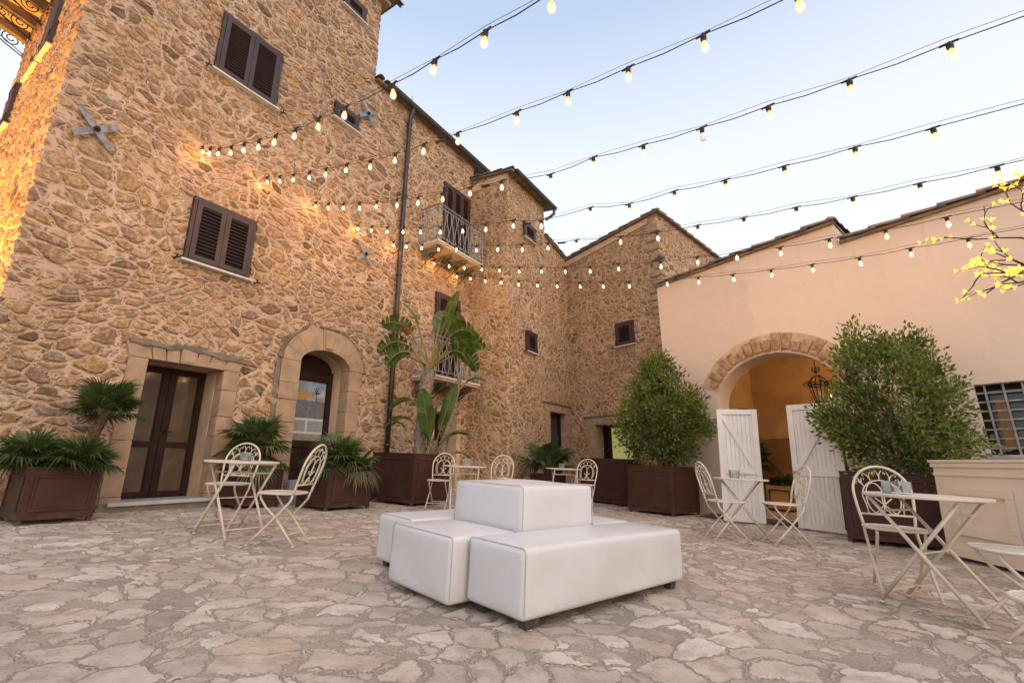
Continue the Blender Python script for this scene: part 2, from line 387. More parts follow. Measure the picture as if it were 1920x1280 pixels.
# ------------------------------------------------------------------ mesh helpers
class MB:
    def __init__(s): s.v = []; s.f = []
    def add(s, vs, fs, M4=None):
        b = len(s.v)
        if M4 is not None: vs = [M4 @ Vector(q) for q in vs]
        s.v += [tuple(q) for q in vs]; s.f += [tuple(i + b for i in f) for f in fs]
        return s
    def box(s, a, b, M4=None):
        x0, y0, z0 = a; x1, y1, z1 = b
        return s.add([(x0,y0,z0),(x1,y0,z0),(x1,y1,z0),(x0,y1,z0),(x0,y0,z1),(x1,y0,z1),(x1,y1,z1),(x0,y1,z1)],
              [(0,3,2,1),(4,5,6,7),(0,1,5,4),(1,2,6,5),(2,3,7,6),(3,0,4,7)], M4)
    def bar(s, p, q, w, t, upv=(0, 0, 1)):
        """flat bar from p to q: w across, t thick along upv"""
        p = Vector(p); q = Vector(q); d = (q - p); L = d.length; d.normalize()
        n = Vector(upv); n = (n - d * n.dot(d)).normalized(); c = d.cross(n)
        Mx = Matrix((d, c, n)).transposed().to_4x4(); Mx.translation = p
        return s.box((0, -w / 2, -t / 2), (L, w / 2, t / 2), Mx)
    def tube(s, pts, r, k=6, closed=False, cap=True, M4=None):
        pts = [Vector(q) for q in pts]; n = len(pts)
        if n < 2: return s
        rs = r if isinstance(r, (list, tuple)) else [r] * n
        ref = None; rings = []
        for i in range(n):
            if closed: d = pts[(i + 1) % n] - pts[i - 1]
            else: d = pts[min(i + 1, n - 1)] - pts[max(i - 1, 0)]
            if d.length < 1e-9: d = Vector((0, 0, 1))
            d.normalize()
            if ref is None:
                ref = Vector((0, 0, 1)) if abs(d.z) < .9 else Vector((1, 0, 0))
            a = (ref - d * ref.dot(d))
            if a.length < 1e-6: a = d.orthogonal()
            a.normalize(); b = d.cross(a); ref = a
            rings.append([pts[i] + (a * math.cos(2 * PI * j / k) + b * math.sin(2 * PI * j / k)) * rs[i] for j in range(k)])
        vs = [q for R in rings for q in R]; fs = []
        m = n if closed else n - 1
        for i in range(m):
            i2 = (i + 1) % n
            for j in range(k):
                fs.append((i * k + j, i * k + (j + 1) % k, i2 * k + (j + 1) % k, i2 * k + j))
        if cap and not closed:
            fs.append(tuple(range(k - 1, -1, -1))); fs.append(tuple((n - 1) * k + j for j in range(k)))
        return s.add(vs, fs, M4)
    def lathe(s, prof, k=12, M4=None):
        vs = []; fs = []
        for r, z in prof: vs += [(r * math.cos(2 * PI * j / k), r * math.sin(2 * PI * j / k), z) for j in range(k)]
        for i in range(len(prof) - 1):
            for j in range(k): fs.append((i * k + j, i * k + (j + 1) % k, (i + 1) * k + (j + 1) % k, (i + 1) * k + j))
        fs.append(tuple(range(k - 1, -1, -1))); fs.append(tuple((len(prof) - 1) * k + j for j in range(k)))
        return s.add(vs, fs, M4)
    def prism(s, poly, y0, y1, M4=None):
        """polygon in x,z extruded along y (poly counter-clockwise seen from -y)"""
        n = len(poly)
        vs = [(x, y0, z) for x, z in poly] + [(x, y1, z) for x, z in poly]
        fs = [tuple(range(n)), tuple(range(2 * n - 1, n - 1, -1))]
        for i in range(n): fs.append((i, n + i, n + (i + 1) % n, (i + 1) % n))
        return s.add(vs, fs, M4)
    def mesh(s, name, smooth=False):
        me = bpy.data.meshes.new(name); me.from_pydata(s.v, [], s.f); me.update()
        if smooth: me.shade_smooth()
        return me
    def build(s, name, mat, parent=None, smooth=False, bevel=0.0):
        me = s.mesh(name, smooth)
        if bevel:
            bm = bmesh.new(); bm.from_mesh(me)
            bmesh.ops.recalc_face_normals(bm, faces=bm.faces)
            ed = [e for e in bm.edges if len(e.link_faces) == 2 and e.calc_face_angle() > .5]
            bmesh.ops.bevel(bm, geom=ed, offset=bevel, segments=2, affect='EDGES', profile=.6, clamp_overlap=True)
            bm.to_mesh(me); bm.free()
        return link(name, me, mat, parent)

def link(name, me, mat, parent=None):
    o = bpy.data.objects.new(name, me)
    if me is not None and mat is not None and not me.materials: me.materials.append(mat)
    COL.objects.link(o)
    if parent is not None: o.parent = parent
    return o
def tag(o, label, cat, group=None):
    o['label'] = label; o['category'] = cat
    if group: o['group'] = group
    return o
def thing(name, label, cat, group=None, mw=None):
    o = bpy.data.objects.new(name, None); COL.objects.link(o); o.empty_display_size = .1
    tag(o, label, cat, group)
    if mw is not None: o.matrix_basis = mw
    return o
def copy_tree(o, parent=None):
    c = o.copy(); COL.objects.link(c)
    if parent is not None: c.parent = parent
    for ch in list(o.children): copy_tree(ch, c)
    return c
def on_ground(x, y, yaw=0.0, dz=0.0):
    return Matrix.Translation((x, y, gz(x, y) + dz)) @ TILT @ Matrix.Rotation(yaw, 4, 'Z')
def face(fx, fy):
    return math.atan2(-fx, fy)
def frame(O, xdir):
    y = Vector((-xdir.y, xdir.x, 0))
    Mx = Matrix((xdir, y, Vector((0, 0, 1)))).transposed().to_4x4(); Mx.translation = O
    return Mx
def tree_faces(name, me, mat, parent): return link(name, me, mat, parent)

def lines(a, b, step, cuts=()):
    pts = sorted(set([a, b] + [c for c in cuts if a < c < b]))
    out = []
    for p, q in zip(pts[:-1], pts[1:]):
        k = max(1, int(math.ceil((q - p) / step)))
        out += [p + (q - p) * i / k for i in range(k)]
    return np.array(out + [b])

def wall_strip(name, path, z0, z1, step, mat, parent, holes=(), warp=None):
    """one displaced wall sheet that follows a plan path; u runs along the path. holes are (u0,u1,z0,z1)"""
    seg = [0.0]
    for p, q in zip(path[:-1], path[1:]): seg.append(seg[-1] + math.hypot(q[0] - p[0], q[1] - p[1]))
    us = lines(0, seg[-1], step, [h for o in holes for h in o[:2]] + seg)
    zs = lines(z0, z1, step, [h for o in holes for h in o[2:]])
    px = np.interp(us, seg, [p[0] for p in path]); py = np.interp(us, seg, [p[1] for p in path])
    nu, nz = len(us), len(zs)
    X = np.repeat(px[:, None], nz, 1); Y = np.repeat(py[:, None], nz, 1); Z = np.repeat(zs[None, :], nu, 0)
    if warp is not None: Z = warp(np.repeat(us[:, None], nz, 1), Z)
    co = np.stack([X, Y, Z], -1).reshape(-1, 3)
    uc = (us[:-1] + us[1:]) / 2; zc = (zs[:-1] + zs[1:]) / 2
    keep = np.ones((nu - 1, nz - 1), bool)
    for a, b, c, d in holes:
        keep &= ~(((uc > a) & (uc < b))[:, None] & ((zc > c) & (zc < d))[None, :])
    I, J = np.nonzero(keep)
    q = np.stack([I * nz + J, (I + 1) * nz + J, (I + 1) * nz + J + 1, I * nz + J + 1], -1)
    used = np.unique(q); remap = np.full(len(co), -1); remap[used] = np.arange(len(used))
    co = co[used]; q = remap[q]
    me = bpy.data.meshes.new(name)
    me.vertices.add(len(co)); me.vertices.foreach_set('co', co.astype(np.float32).ravel())
    me.loops.add(q.size); me.loops.foreach_set('vertex_index', q.astype(np.int32).ravel())
    me.polygons.add(len(q)); me.polygons.foreach_set('loop_start', np.arange(0, q.size, 4, dtype=np.int32))
    me.polygons.foreach_set('loop_total', np.full(len(q), 4, dtype=np.int32))
    me.update(calc_edges=True); me.validate(); me.shade_smooth()
    return link(name, me, mat, parent)

def tiles_along(mb, p, q, outv, length=.42, rad_=.085, seed=1):
    """a verge of overlapping half-round tiles laid nose to tail from p up to q"""
    R = random.Random(seed)
    p = Vector(p); q = Vector(q); d = q - p; L = d.length; d.normalize()
    n = max(1, int(L / length)); upv = Vector((0, 0, 1)); upv = (upv - d * upv.dot(d)).normalized(); sd = d.cross(upv)
    for i in range(n + 1):
        a = p + d * (i * length) + upv * (R.uniform(-.008, .008)); le = length * 1.22
        if (a - p).length + le > L + .3: le = max(.1, L - i * length)
        r0, r1 = rad_ * R.uniform(.98, 1.1), rad_ * .82; lift0, lift1 = .028, .0
        vs = []; k = 7
        for (c, r, li) in ((a, r0, lift0), (a + d * le, r1, lift1)):
            for th in (0, 1):
                rr = r - th * .016
                vs += [c + upv * (li + math.sin(PI * j / (k - 1)) * rr * .75) + sd * (math.cos(PI * j / (k - 1)) * rr) for j in range(k)]
        fs = []
        for j in range(k - 1):
            fs += [(j, j + 1, 2 * k + j + 1, 2 * k + j), (k + j, 3 * k + j, 3 * k + j + 1, k + j + 1), (j, k + j, k + j + 1, j + 1), (2 * k + j, 2 * k + j + 1, 3 * k + j + 1, 3 * k + j)]
        mb.add(vs, fs)

def tile_roof(mb, A, B, up_vec, rise_len, seed=1, step=.20):
    """roof field of tile rows: eave from A to B, rows running up along up_vec"""
    A = Vector(A); B = Vector(B); d = B - A; L = d.length; d.normalize(); n = int(L / step)
    for i in range(n + 1):
        s = A + d * (i * L / max(1, n))
        tiles_along(mb, s, s + Vector(up_vec) * rise_len, None, .42, .092, seed + i)

# ------------------------------------------------------------------ ground
def build_ground():
    xs = np.concatenate([[-150, -80, -40, -22, -14, -10], np.arange(-8, 8.01, .03), [10, 14, 22, 40, 80, 150]])
    y = [1.0]
    while y[-1] < 12.5: y.append(y[-1] + .011 * max(1.0, y[-1]) ** .9)
    ys = np.concatenate([[-100, -50, -20, -8, -3, -1, 0, .5], y, [14, 18, 25, 40, 80, 150, 300]])
    X, Y = np.meshgrid(xs, ys, indexing='ij')
    near = np.clip((18 - np.maximum(np.abs(X), np.abs(Y - 4))) / 4, 0, 1)
    Z = (GSX * np.clip(X, -14, 14) + GSY * np.clip(Y, -8, 18))
    Z = Z - .012
    co = np.stack([X, Y, Z], -1).reshape(-1, 3); nx, ny = len(xs), len(ys)
    I, J = np.meshgrid(np.arange(nx - 1), np.arange(ny - 1), indexing='ij'); I = I.ravel(); J = J.ravel()
    q = np.stack([I * ny + J, (I + 1) * ny + J, (I + 1) * ny + J + 1, I * ny + J + 1], -1)
    me = bpy.data.meshes.new('ground')
    me.vertices.add(len(co)); me.vertices.foreach_set('co', co.astype(np.float32).ravel())
    me.loops.add(q.size); me.loops.foreach_set('vertex_index', q.astype(np.int32).ravel())
    me.polygons.add(len(q)); me.polygons.foreach_set('loop_start', np.arange(0, q.size, 4, dtype=np.int32))
    me.polygons.foreach_set('loop_total', np.full(len(q), 4, dtype=np.int32))
    me.update(calc_edges=True); me.shade_smooth()
    o = link('ground', me, M['ground']); o['kind'] = 'structure'
    return o
build_ground()

# ------------------------------------------------------------------ shared building parts (local frame: x along the wall, -y out of the wall)
def shutter_leaf_mb(x0, x1, z0, z1, y, open_gap=.0):
    mb = MB(); st = .075; t = .038
    mb.box((x0, y - t, z0), (x0 + st, y, z1)); mb.box((x1 - st, y - t, z0), (x1, y, z1))
    mb.box((x0 + st, y - t, z0), (x1 - st, y, z0 + st)); mb.box((x0 + st, y - t, z1 - st), (x1 - st, y, z1))
    zz = z0 + st + .012
    while zz < z1 - st - .03:
        zz += .060
        Mx = Matrix.Translation((0, y - t / 2, min(zz, z1 - st - .02))) @ Matrix.Rotation(rad(-24), 4, 'X')
        mb.box((x0 + st, -.020, -.005), (x1 - st, .020, .005), Mx)
    for hz in (z0 + .12 * (z1 - z0), z1 - .12 * (z1 - z0)):
        pass
    return mb
def window(parent, x0, x1, z0, z1, leaves=2, y=-.045, sill=True, catches=True):
    """shuttered window: frame > two louvred leaves, sill"""
    w = MB()
    w.box((x0 + .02, y + .01, z0 + .02), (x1 - .02, y + .04, z1 - .02))
    wo_ = w.build('window', M['black'], parent)
    fr = MB(); t = .05
    fr.box((x0, y - .028, z0), (x0 + t, y + .06, z1)); fr.box((x1 - t, y - .028, z0), (x1, y + .06, z1))
    fr.box((x0 + t, y - .028, z1 - t), (x1 - t, y + .06, z1)); fr.box((x0 + t, y - .028, z0), (x1 - t, y + .06, z0 + .03))
    fr.build('frame', M['shutter'], wo_, bevel=.004)
    a, b = x0 + t + .003, x1 - t - .003; wl_ = (b - a) / leaves
    for i in range(leaves):
        shutter_leaf_mb(a + i * wl_ + .003, a + (i + 1) * wl_ - .003, z0 + .034, z1 - t - .004, y + .006).build('shutter_leaf', M['shutter'], wo_)
    if sill:
        MB().box((x0 - .04, y - .06, z0 - .034), (x1 + .05, y + .08, z0 - .002)).build('sill', M['sill'], wo_, bevel=.004)
    for xx in (x0 - .004, x1 + .004):
        for zz in (z0 + .15 * (z1 - z0), z1 - .12 * (z1 - z0)):
            MB().tube([(xx, y - .03, zz - .05), (xx, y - .03, zz + .05)], .009, 6).build('hinge', M['iron'], wo_)
    if catches:
        for xx in ((x0 - .10, x1 + .13) if leaves == 2 else (x0 - .1,)):
            c = MB()
            c.tube([(xx, y + .05, z0 - .03), (xx, y - .05, z0 - .03), (xx, y - .06, z0 + .02)], .010, 5)
            c.tube([(xx - .05, y - .055, z0 - .05), (xx + .045, y - .055, z0 - .015)], .013, 5)
            c.build('shutter_catch', M['iron'], wo_)
    return wo_
def blocks_column(mb, x0, x1, z0, z1, y0, y1, n, R):
    hs = [R.uniform(.8, 1.25) for _ in range(n)]; s = sum(hs); z = z0
    for h in hs:
        hh = (z1 - z0) * h / s
        j = R.uniform(-.006, .006)
        mb.box((x0 + R.uniform(0, .008), y0 + j, z + .003), (x1, y1, z + hh - .003)); z += hh
def arch_pt(cx, cz, a, b, th): return (cx + a * math.cos(th), cz + b * math.sin(th))
def arch_blocks(mb, cx, cz, ai, bi, ao, bo, t0, t1, y0, y1, n, R, gap=.006, wob=.0):
    for i in range(n):
        u0 = t0 + (t1 - t0) * i / n; u1 = t0 + (t1 - t0) * (i + 1) / n
        k = 3; pi_ = []; po = []
        oo = 1 + R.uniform(-wob, wob)
        for j in range(k + 1):
            th = u0 + (u1 - u0) * j / k
            pi_.append(arch_pt(cx, cz, ai, bi, th)); po.append(arch_pt(cx, cz, ao * oo, bo * oo, th))
        poly = pi_[::-1] + po if t1 < t0 else pi_ + po[::-1]
        c = Vector((sum(q[0] for q in poly) / len(poly), sum(q[1] for q in poly) / len(poly)))
        poly = [((q[0] - c.x) * (1 - gap * 2) + c.x, (q[1] - c.y) * (1 - gap * 2) + c.y) for q in poly]
        # make it counter-clockwise
        ar = sum(poly[m][0] * poly[(m + 1) % len(poly)][1] - poly[(m + 1) % len(poly)][0] * poly[m][1] for m in range(len(poly)))
        if ar < 0: poly = poly[::-1]
        mb.prism(poly, y0 + R.uniform(-.008, .008), y1)
def cross_plate(parent, x, z, L=.29, w=.10, mat='plate'):
    mb = MB()
    mb.bar((x - L * .68, -.085, z + L * .72), (x + L * .68, -.085, z - L * .72), w, .014, (0, -1, 0))
    mb.bar((x - L * .72, -.070, z - L * .62), (x + L * .72, -.070, z + L * .62), w, .014, (0, -1, 0))
    o = mb.build('anchor_plate', M[mat], parent, bevel=.002)
    b = MB().tube([(x, .02, z), (x, -.14, z)], .018, 8); b.lathe([(.04, 0), (.04, .025)], 6, Matrix.Translation((x, -.092, z)) @ Matrix.Rotation(PI / 2, 4, 'X'))
    b.build('bolt', M['iron'], o)
def door_leaf(parent, x0, x1, z0, z1, y, rails, name='door', pane='pane', st=.085):
    d = MB(); t = .05
    d.box((x0, y - t, z0), (x0 + st, y, z1)); d.box((x1 - st, y - t, z0), (x1, y, z1))
    zs = [z0] + rails + [z1 - st]
    for q in zs: d.box((x0 + st, y - t, q), (x1 - st, y, q + st))
    for q0, q1 in zip(zs[:-1], zs[1:]):    # inner beads
        for (a, b, c, e) in ((x0 + st, x0 + st + .02, q0 + st, q1), (x1 - st - .02, x1 - st, q0 + st, q1)):
            d.box((a, y - t * .7, c), (b, y - t * .2, e))
    o = d.build(name, M['wood'], parent, bevel=.004)
    g = MB()
    for q0, q1 in zip(zs[:-1], zs[1:]): g.box((x0 + st, y - t * .55, q0 + st), (x1 - st, y - t * .4, q1))
    g.build('glass_pane', M[pane], o)
    return o

# ================================================================== STONE HOUSE (long facade on the left)
FD = az(32.4); HO = Vector((-5.211, 6.307, 0))
HF = frame(HO, FD)
R0 = random.Random(3)
house = thing('stone_house', 'tall tan rubble stone house with brown louvred shutters and two iron balconies on the left', 'house', None, HF)
SD = 4.4
off = SD + 1.43
HOLES = [(off + .11, off + 1.13, -2, 2.29), (off + 2.43, off + 3.51, -2, 2.97), (off + 6.15, off + 7.0, -2, 2.1), (off + 3.55, off + 9, 9.85, 20)]
wall_strip('wall', [(-1.43, SD), (-1.43, 0), (7.52, 0)], -.6, 12.4, .031, M['stone'], house, HOLES)
b = MB(); b.box((-1.38, SD - .05, -.5), (3.5, SD, 12.3)); b.box((3.45, .1, 9.6), (3.55, SD - .06, 12.3)); b.box((3.6, 5.0, -.5), (11, 5.1, 9.8))
b.build('rear_wall', M['stone'], house)
# tower roof and low roof
t = MB(); t.prism([(-1.75, 12.42), (3.85, 12.42), (1.1, 13.4)], -.28, SD + .2)
tiles_along(t, (3.78, -.30, 12.40), (3.78, SD, 12.45), None, .4, .09, 4); tiles_along(t, (-1.7, -.28, 12.42), (3.8, -.28, 12.42), None, .4, .09, 5)
t.build('tower_roof', M['tile'], house)
c = MB(); c.box((3.30, -.16, 12.24), (3.72, .25, 12.30)); c.box((-1.6, -.16, 12.28), (3.72, 0.06, 12.34)); c.build('cornice', M['cut_stone'], house)
rf = MB()
rf.add([(3.56, -.12, 9.90), (8.3, -.12, 9.90), (8.3, 5.0, 11.1), (3.56, 5.0, 11.1), (3.56, -.12, 9.84), (8.3, -.12, 9.84), (8.3, 5.0, 11.0), (3.56, 5.0, 11.0)],
       [(0, 1, 2, 3), (7, 6, 5, 4), (0, 4, 5, 1), (1, 5, 6, 2), (2, 6, 7, 3), (3, 7, 4, 0)])
tile_roof(rf, (3.62, -.16, 9.90), (8.2, -.16, 9.90), (0, .974, .228), 1.3, 11, .21)
rf.build('roof', M['tile'], house)
def half_gutter(mb, p, q, r=.075):
    p = Vector(p); q = Vector(q); d = (q - p).normalized(); sd = Vector((-d.y, d.x, 0)).normalized(); k = 9
    vs = []
    for cpt in (p, q):
        for rr in (r, r - .008): vs += [cpt + sd * (math.cos(PI + PI * j / (k - 1)) * rr) + Vector((0, 0, math.sin(PI + PI * j / (k - 1)) * rr)) for j in range(k)]
    fs = []
    for j in range(k - 1): fs += [(j, j + 1, 2 * k + j + 1, 2 * k + j), (k + j, 3 * k + j, 3 * k + j + 1, k + j + 1)]
    mb.add(vs, fs)
    mb.tube([p + sd * r, q + sd * r], .012, 5); mb.tube([p - sd * r, q - sd * r], .012, 5)
g = MB(); half_gutter(g, (3.85, -.20, 9.88), (8.25, -.20, 9.86), .085); g.build('gutter', M['gutter'], house)
pp = MB(); pp.tube([(4.66, -.20, 9.80), (4.66, -.19, 9.66), (4.65, -.12, 9.5), (4.62, -.11, 7), (4.60, -.11, 3), (4.57, -.11, .5)], .055, 10)
for zz in (9.3, 7.2, 5.1, 3.1, 1.2): pp.lathe([(.068, 0), (.068, .06)], 10, Matrix.Translation((4.655 - (9.6 - zz) * .0095, -.112, zz)))
pp.build('downpipe', M['pipe'], house, smooth=True)
an = MB(); an.tube([(5.05, .3, 9.9), (5.07, .3, 10.75)], [.018, .006], 5); an.build('antenna_rod', M['iron'], house)
# shuttered windows
window(house, .205, 1.305, 7.375, 8.60)
window(house, .285, 1.28, 3.89, 4.967)
window(house, 2.47, 3.09, 11.11, 11.55, 1, catches=False)
window(house, 2.535, 3.175, 8.09, 8.49, 1, catches=False)
window(house, 6.15, 7.32, 6.30, 8.53, 3, sill=False, catches=False)
window(house, 6.0, 6.97, 2.93, 5.19, 2, sill=False, catches=False)
SWF = frame(Vector((-1.43, SD, 0)), Vector((0, -1, 0)))
for a_, b_, c_, d_ in ((2.30, 2.80, 7.33, 8.6), (.72, 1.0, 6.66, 7.5)):
    w_ = window(house, a_, b_, c_, d_, 2, sill=False); w_.matrix_basis = SWF
    MB().box((a_ - .9, -.07, c_ - .03), (b_ + .03, .03, c_ - .004)).build('sill', M['sill'], w_)
for x, z, L, mt in ((-1.013, 5.29, .30, 'plate'), (3.635, 5.285, .30, 'plate'), (3.376, 8.741, .31, 'plate_blue')): cross_plate(house, x, z, L, .088, mt)

# --- rectangular doorway with cut stone surround
ds = MB(); R1 = random.Random(5)
blocks_column(ds, -.12, .112, .10, 2.29, -.035, .20, 6, R1)
blocks_column(ds, 1.128, 1.37, .10, 2.29, -.035, .20, 6, R1)
xs_ = [-.12, .16, .33, .50, .72, .90, 1.12, 1.37]
for i, (a_, b_) in enumerate(zip(xs_[:-1], xs_[1:])):
    sl = (i - 3) * .02
    pr = -.035 - (.022 if i == 3 else R1.uniform(0, .006))
    ds.prism([(a_ + .003 + (-.02 if i > 3 else .0), 2.293), (b_ - .003, 2.293), (b_ - .003 + sl, 2.50 + (.015 if i == 3 else 0)), (a_ + .003 + sl, 2.50 + (.015 if i == 3 else 0))], pr, .20)
dso = ds.build('door_surround', M['cut_stone'], house, bevel=.008)
MB().prism([(.535, 2.325), (.685, 2.325), (.70, 2.475), (.52, 2.475)], -.068, -.05).build('keystone_panel', M['cut_stone'], dso, bevel=.004)
rvp = MB().box((.03, .201, .2), (.110, .60, 2.30)).box((1.130, .201, .2), (1.21, .60, 2.30)).box((.03, .201, 2.302), (1.21, .60, 2.38)); rvp.build('reveal', M['band'], house)
led = MB()
R2 = random.Random(8)
lt_, lb_ = [], []
for i in range(29):
    x_ = -.15 + 1.55 * i / 28
    lt_.append((x_, 2.545 + .035 * mnoise.noise(Vector((x_ * 4, 1.3, 0))) + .03 * (abs(x_ - .6) < .22))); lb_.append((x_, 2.455 + .05 * mnoise.noise(Vector((x_ * 5, 7.7, 0))) + .035 * (abs(x_ - .6) < .22)))
led.prism(lb_ + lt_[::-1], -.062, .02)
led.build('weathered_ledge', M['cut_stone_dark'], dso, bevel=.012)
MB().box((-.06, -.18, .33), (1.20, .60, .378)).build('marble_sill', M['greystep'], house, bevel=.006)
MB().box((-.16, -.13, -.2), (1.40, .30, .327)).build('door_step', M['cut_stone_dark'], house, bevel=.01)
bk = MB(); bk.box((.115, .565, .38), (1.125, .575, 2.295)); bk.build('door_lining', M['black'], house)
for k_, (a_, b_) in enumerate(((.118, .618), (.624, 1.122))):
    o_ = door_leaf(house, a_, b_, .385, 2.285, .555, [1.10])
    if k_ == 1: MB().tube([(a_ + .035, .50, 1.33), (a_ + .035, .46, 1.33), (a_ + .13, .46, 1.33)], .010, 6).build('handle', M['iron'], o_)

# --- arched doorway
ads = MB(); cx_, cz_ = 2.97, 2.67
blocks_column(ads, 2.06, 2.432, -.1, cz_, -.04, .24, 8, R1); blocks_column(ads, 3.508, 3.80, -.1, cz_, -.04, .24, 8, R1)
arch_blocks(ads, cx_, cz_, .54, .30, .89, .745, PI, 0, -.04, .24, 9, R1)
ar2 = MB(); arch_blocks(ar2, cx_, cz_, .545, .305, .66, .42, PI, 0, .241, .60, 12, R1, 0); ar2.box((2.30, .241, 0), (2.428, .60, cz_)).box((3.512, .241, 0), (3.64, .60, cz_)); ar2.build('reveal', M['band'], house)
ado = ads.build('door_surround', M['cut_stone'], house, bevel=.008)
MB().prism([(2.895, 3.01), (3.045, 3.01), (3.07, 3.37), (2.87, 3.37)], -.075, -.05).build('keystone_panel', M['cut_stone'], ado, bevel=.004)
lg = MB(); lg.box((2.76, -.075, 3.40), (3.20, .02, 3.44)); arch_blocks(lg, cx_, cz_, .90, .755, .985, .84, PI * .99, PI * .60, -.028, .02, 8, R1, .0, .05); arch_blocks(lg, cx_, cz_, .90, .755, .96, .82, PI * .40, 0, -.024, .02, 6, R1, .0, .05)
lg.box((1.97, -.026, .3), (2.055, .02, 2.64)); lg.build('weathered_ledge', M['cut_stone_dark'], ado, bevel=.01)
st = MB(); st.box((2.30, -.52, -.2), (3.62, .60, .42)); st.build('door_step', M['greystep'], house, bevel=.012)
st = MB(); st.box((2.36, -.22, .424), (3.58, .60, .57)); st.build('door_step', M['greystep'], house, bevel=.012)
ad = MB()
arch_poly = [arch_pt(cx_, cz_, .54, .30, PI * j / 14) for j in range(15)]
ad.prism([(2.43, .574), (3.51, .574)] + arch_poly, .30, .335)
ad.box((2.43, .24, .58), (2.53, .298, 2.66)); ad.box((3.41, .24, .58), (3.51, .298, 2.66)); ad.box((2.53, .24, 2.46), (3.41, .298, 2.60)); ad.box((2.53, .255, 1.16), (3.41, .298, 1.27)); ad.box((2.53, .255, .58), (3.41, .298, .70))
for a_ in (2.60, 3.02): ad.box((a_, .275, .76), (a_ + .32, .298, 1.10))
ado2 = ad.build('arched_door', M['wood'], house, bevel=.004); ado2.location = (0, .22, 0)
MB().box((2.535, .288, 1.275), (3.405, .2985, 2.455)).build('glass_pane', M['pane'], ado2)
# printed photo poster on the pane: a pale house under a blue sky above a strip of small pictures
po = MB().box((2.60, .282, 1.29), (3.39, .287, 2.43)).build('poster', simple('poster_sky', (.16, .27, .42), .35, .5, 3.0, tint=(.42, .47, .52)), ado2)
def pp_(nm, boxes, col, y=.2805, **k):
    m_ = MB()
    for (a, c, b_, d) in boxes: m_.box((a, y, c), (b_, y + .0012, d))
    return m_
PC = lambda nm, col, t2: simple(nm, col, .4, .4, 14.0, tint=t2)
po_parts = [
    ('printed_house', [(2.62, 2.06, 2.98, 2.28), (2.98, 2.10, 3.14, 2.22), (3.22, 2.06, 3.36, 2.14)], PC('print_sand', (.40, .28, .12), (.30, .20, .09)), .2806),
    ('printed_yard', [(2.60, 1.72, 3.39, 2.06)], PC('print_grey', (.10, .12, .16), (.17, .17, .18)), .2802),
    ('printed_strip', [(2.60, 1.42, 3.39, 1.71)], PC('print_white', (.50, .52, .55), (.45, .47, .50)), .2802),
    ('printed_foot', [(2.60, 1.29, 3.39, 1.415)], PC('print_olive', (.26, .25, .18), (.15, .15, .13)), .2802)]
for nm, bx, mt, yy in po_parts:
    for b1 in bx: pp_(nm, [b1], None, yy).build(nm, mt, ado2)
sn_ = PC('print_blue_grey', (.20, .24, .30), (.30, .28, .24))
for a_ in (2.62, 2.68, 3.05): MB().box((a_, .2788, 1.46), (a_ + (.03 if a_ < 2.65 else .33), .28, 1.67)).build('printed_snapshot', sn_, ado2)
tr_ = MB(); tr_.tube([(3.20, .279, 2.06), (3.19, .279, 2.25)], .008, 4)
for i in range(9): tr_.tube([(3.19, .279, 2.2), (3.19 + .09 * math.cos(i), .279, 2.27 + .07 * math.sin(i * 1.7))], .005, 4)
tr_.build('printed_tree', M['iron'], ado2)

# --- recessed door below the lower balcony
rv_ = MB(); rv_.box((6.07, -.02, -.1), (6.15, .5, 2.1)); rv_.box((7.0, -.02, -.1), (7.16, .5, 2.1)); rv_.box((6.07, -.02, 2.1), (7.16, .5, 2.2)); rv_.build('door_surround', M['band'], house, bevel=.01)
MB().box((6.15, .45, 0), (7.0, .5, 2.1)).build('door', M['wood'], house)

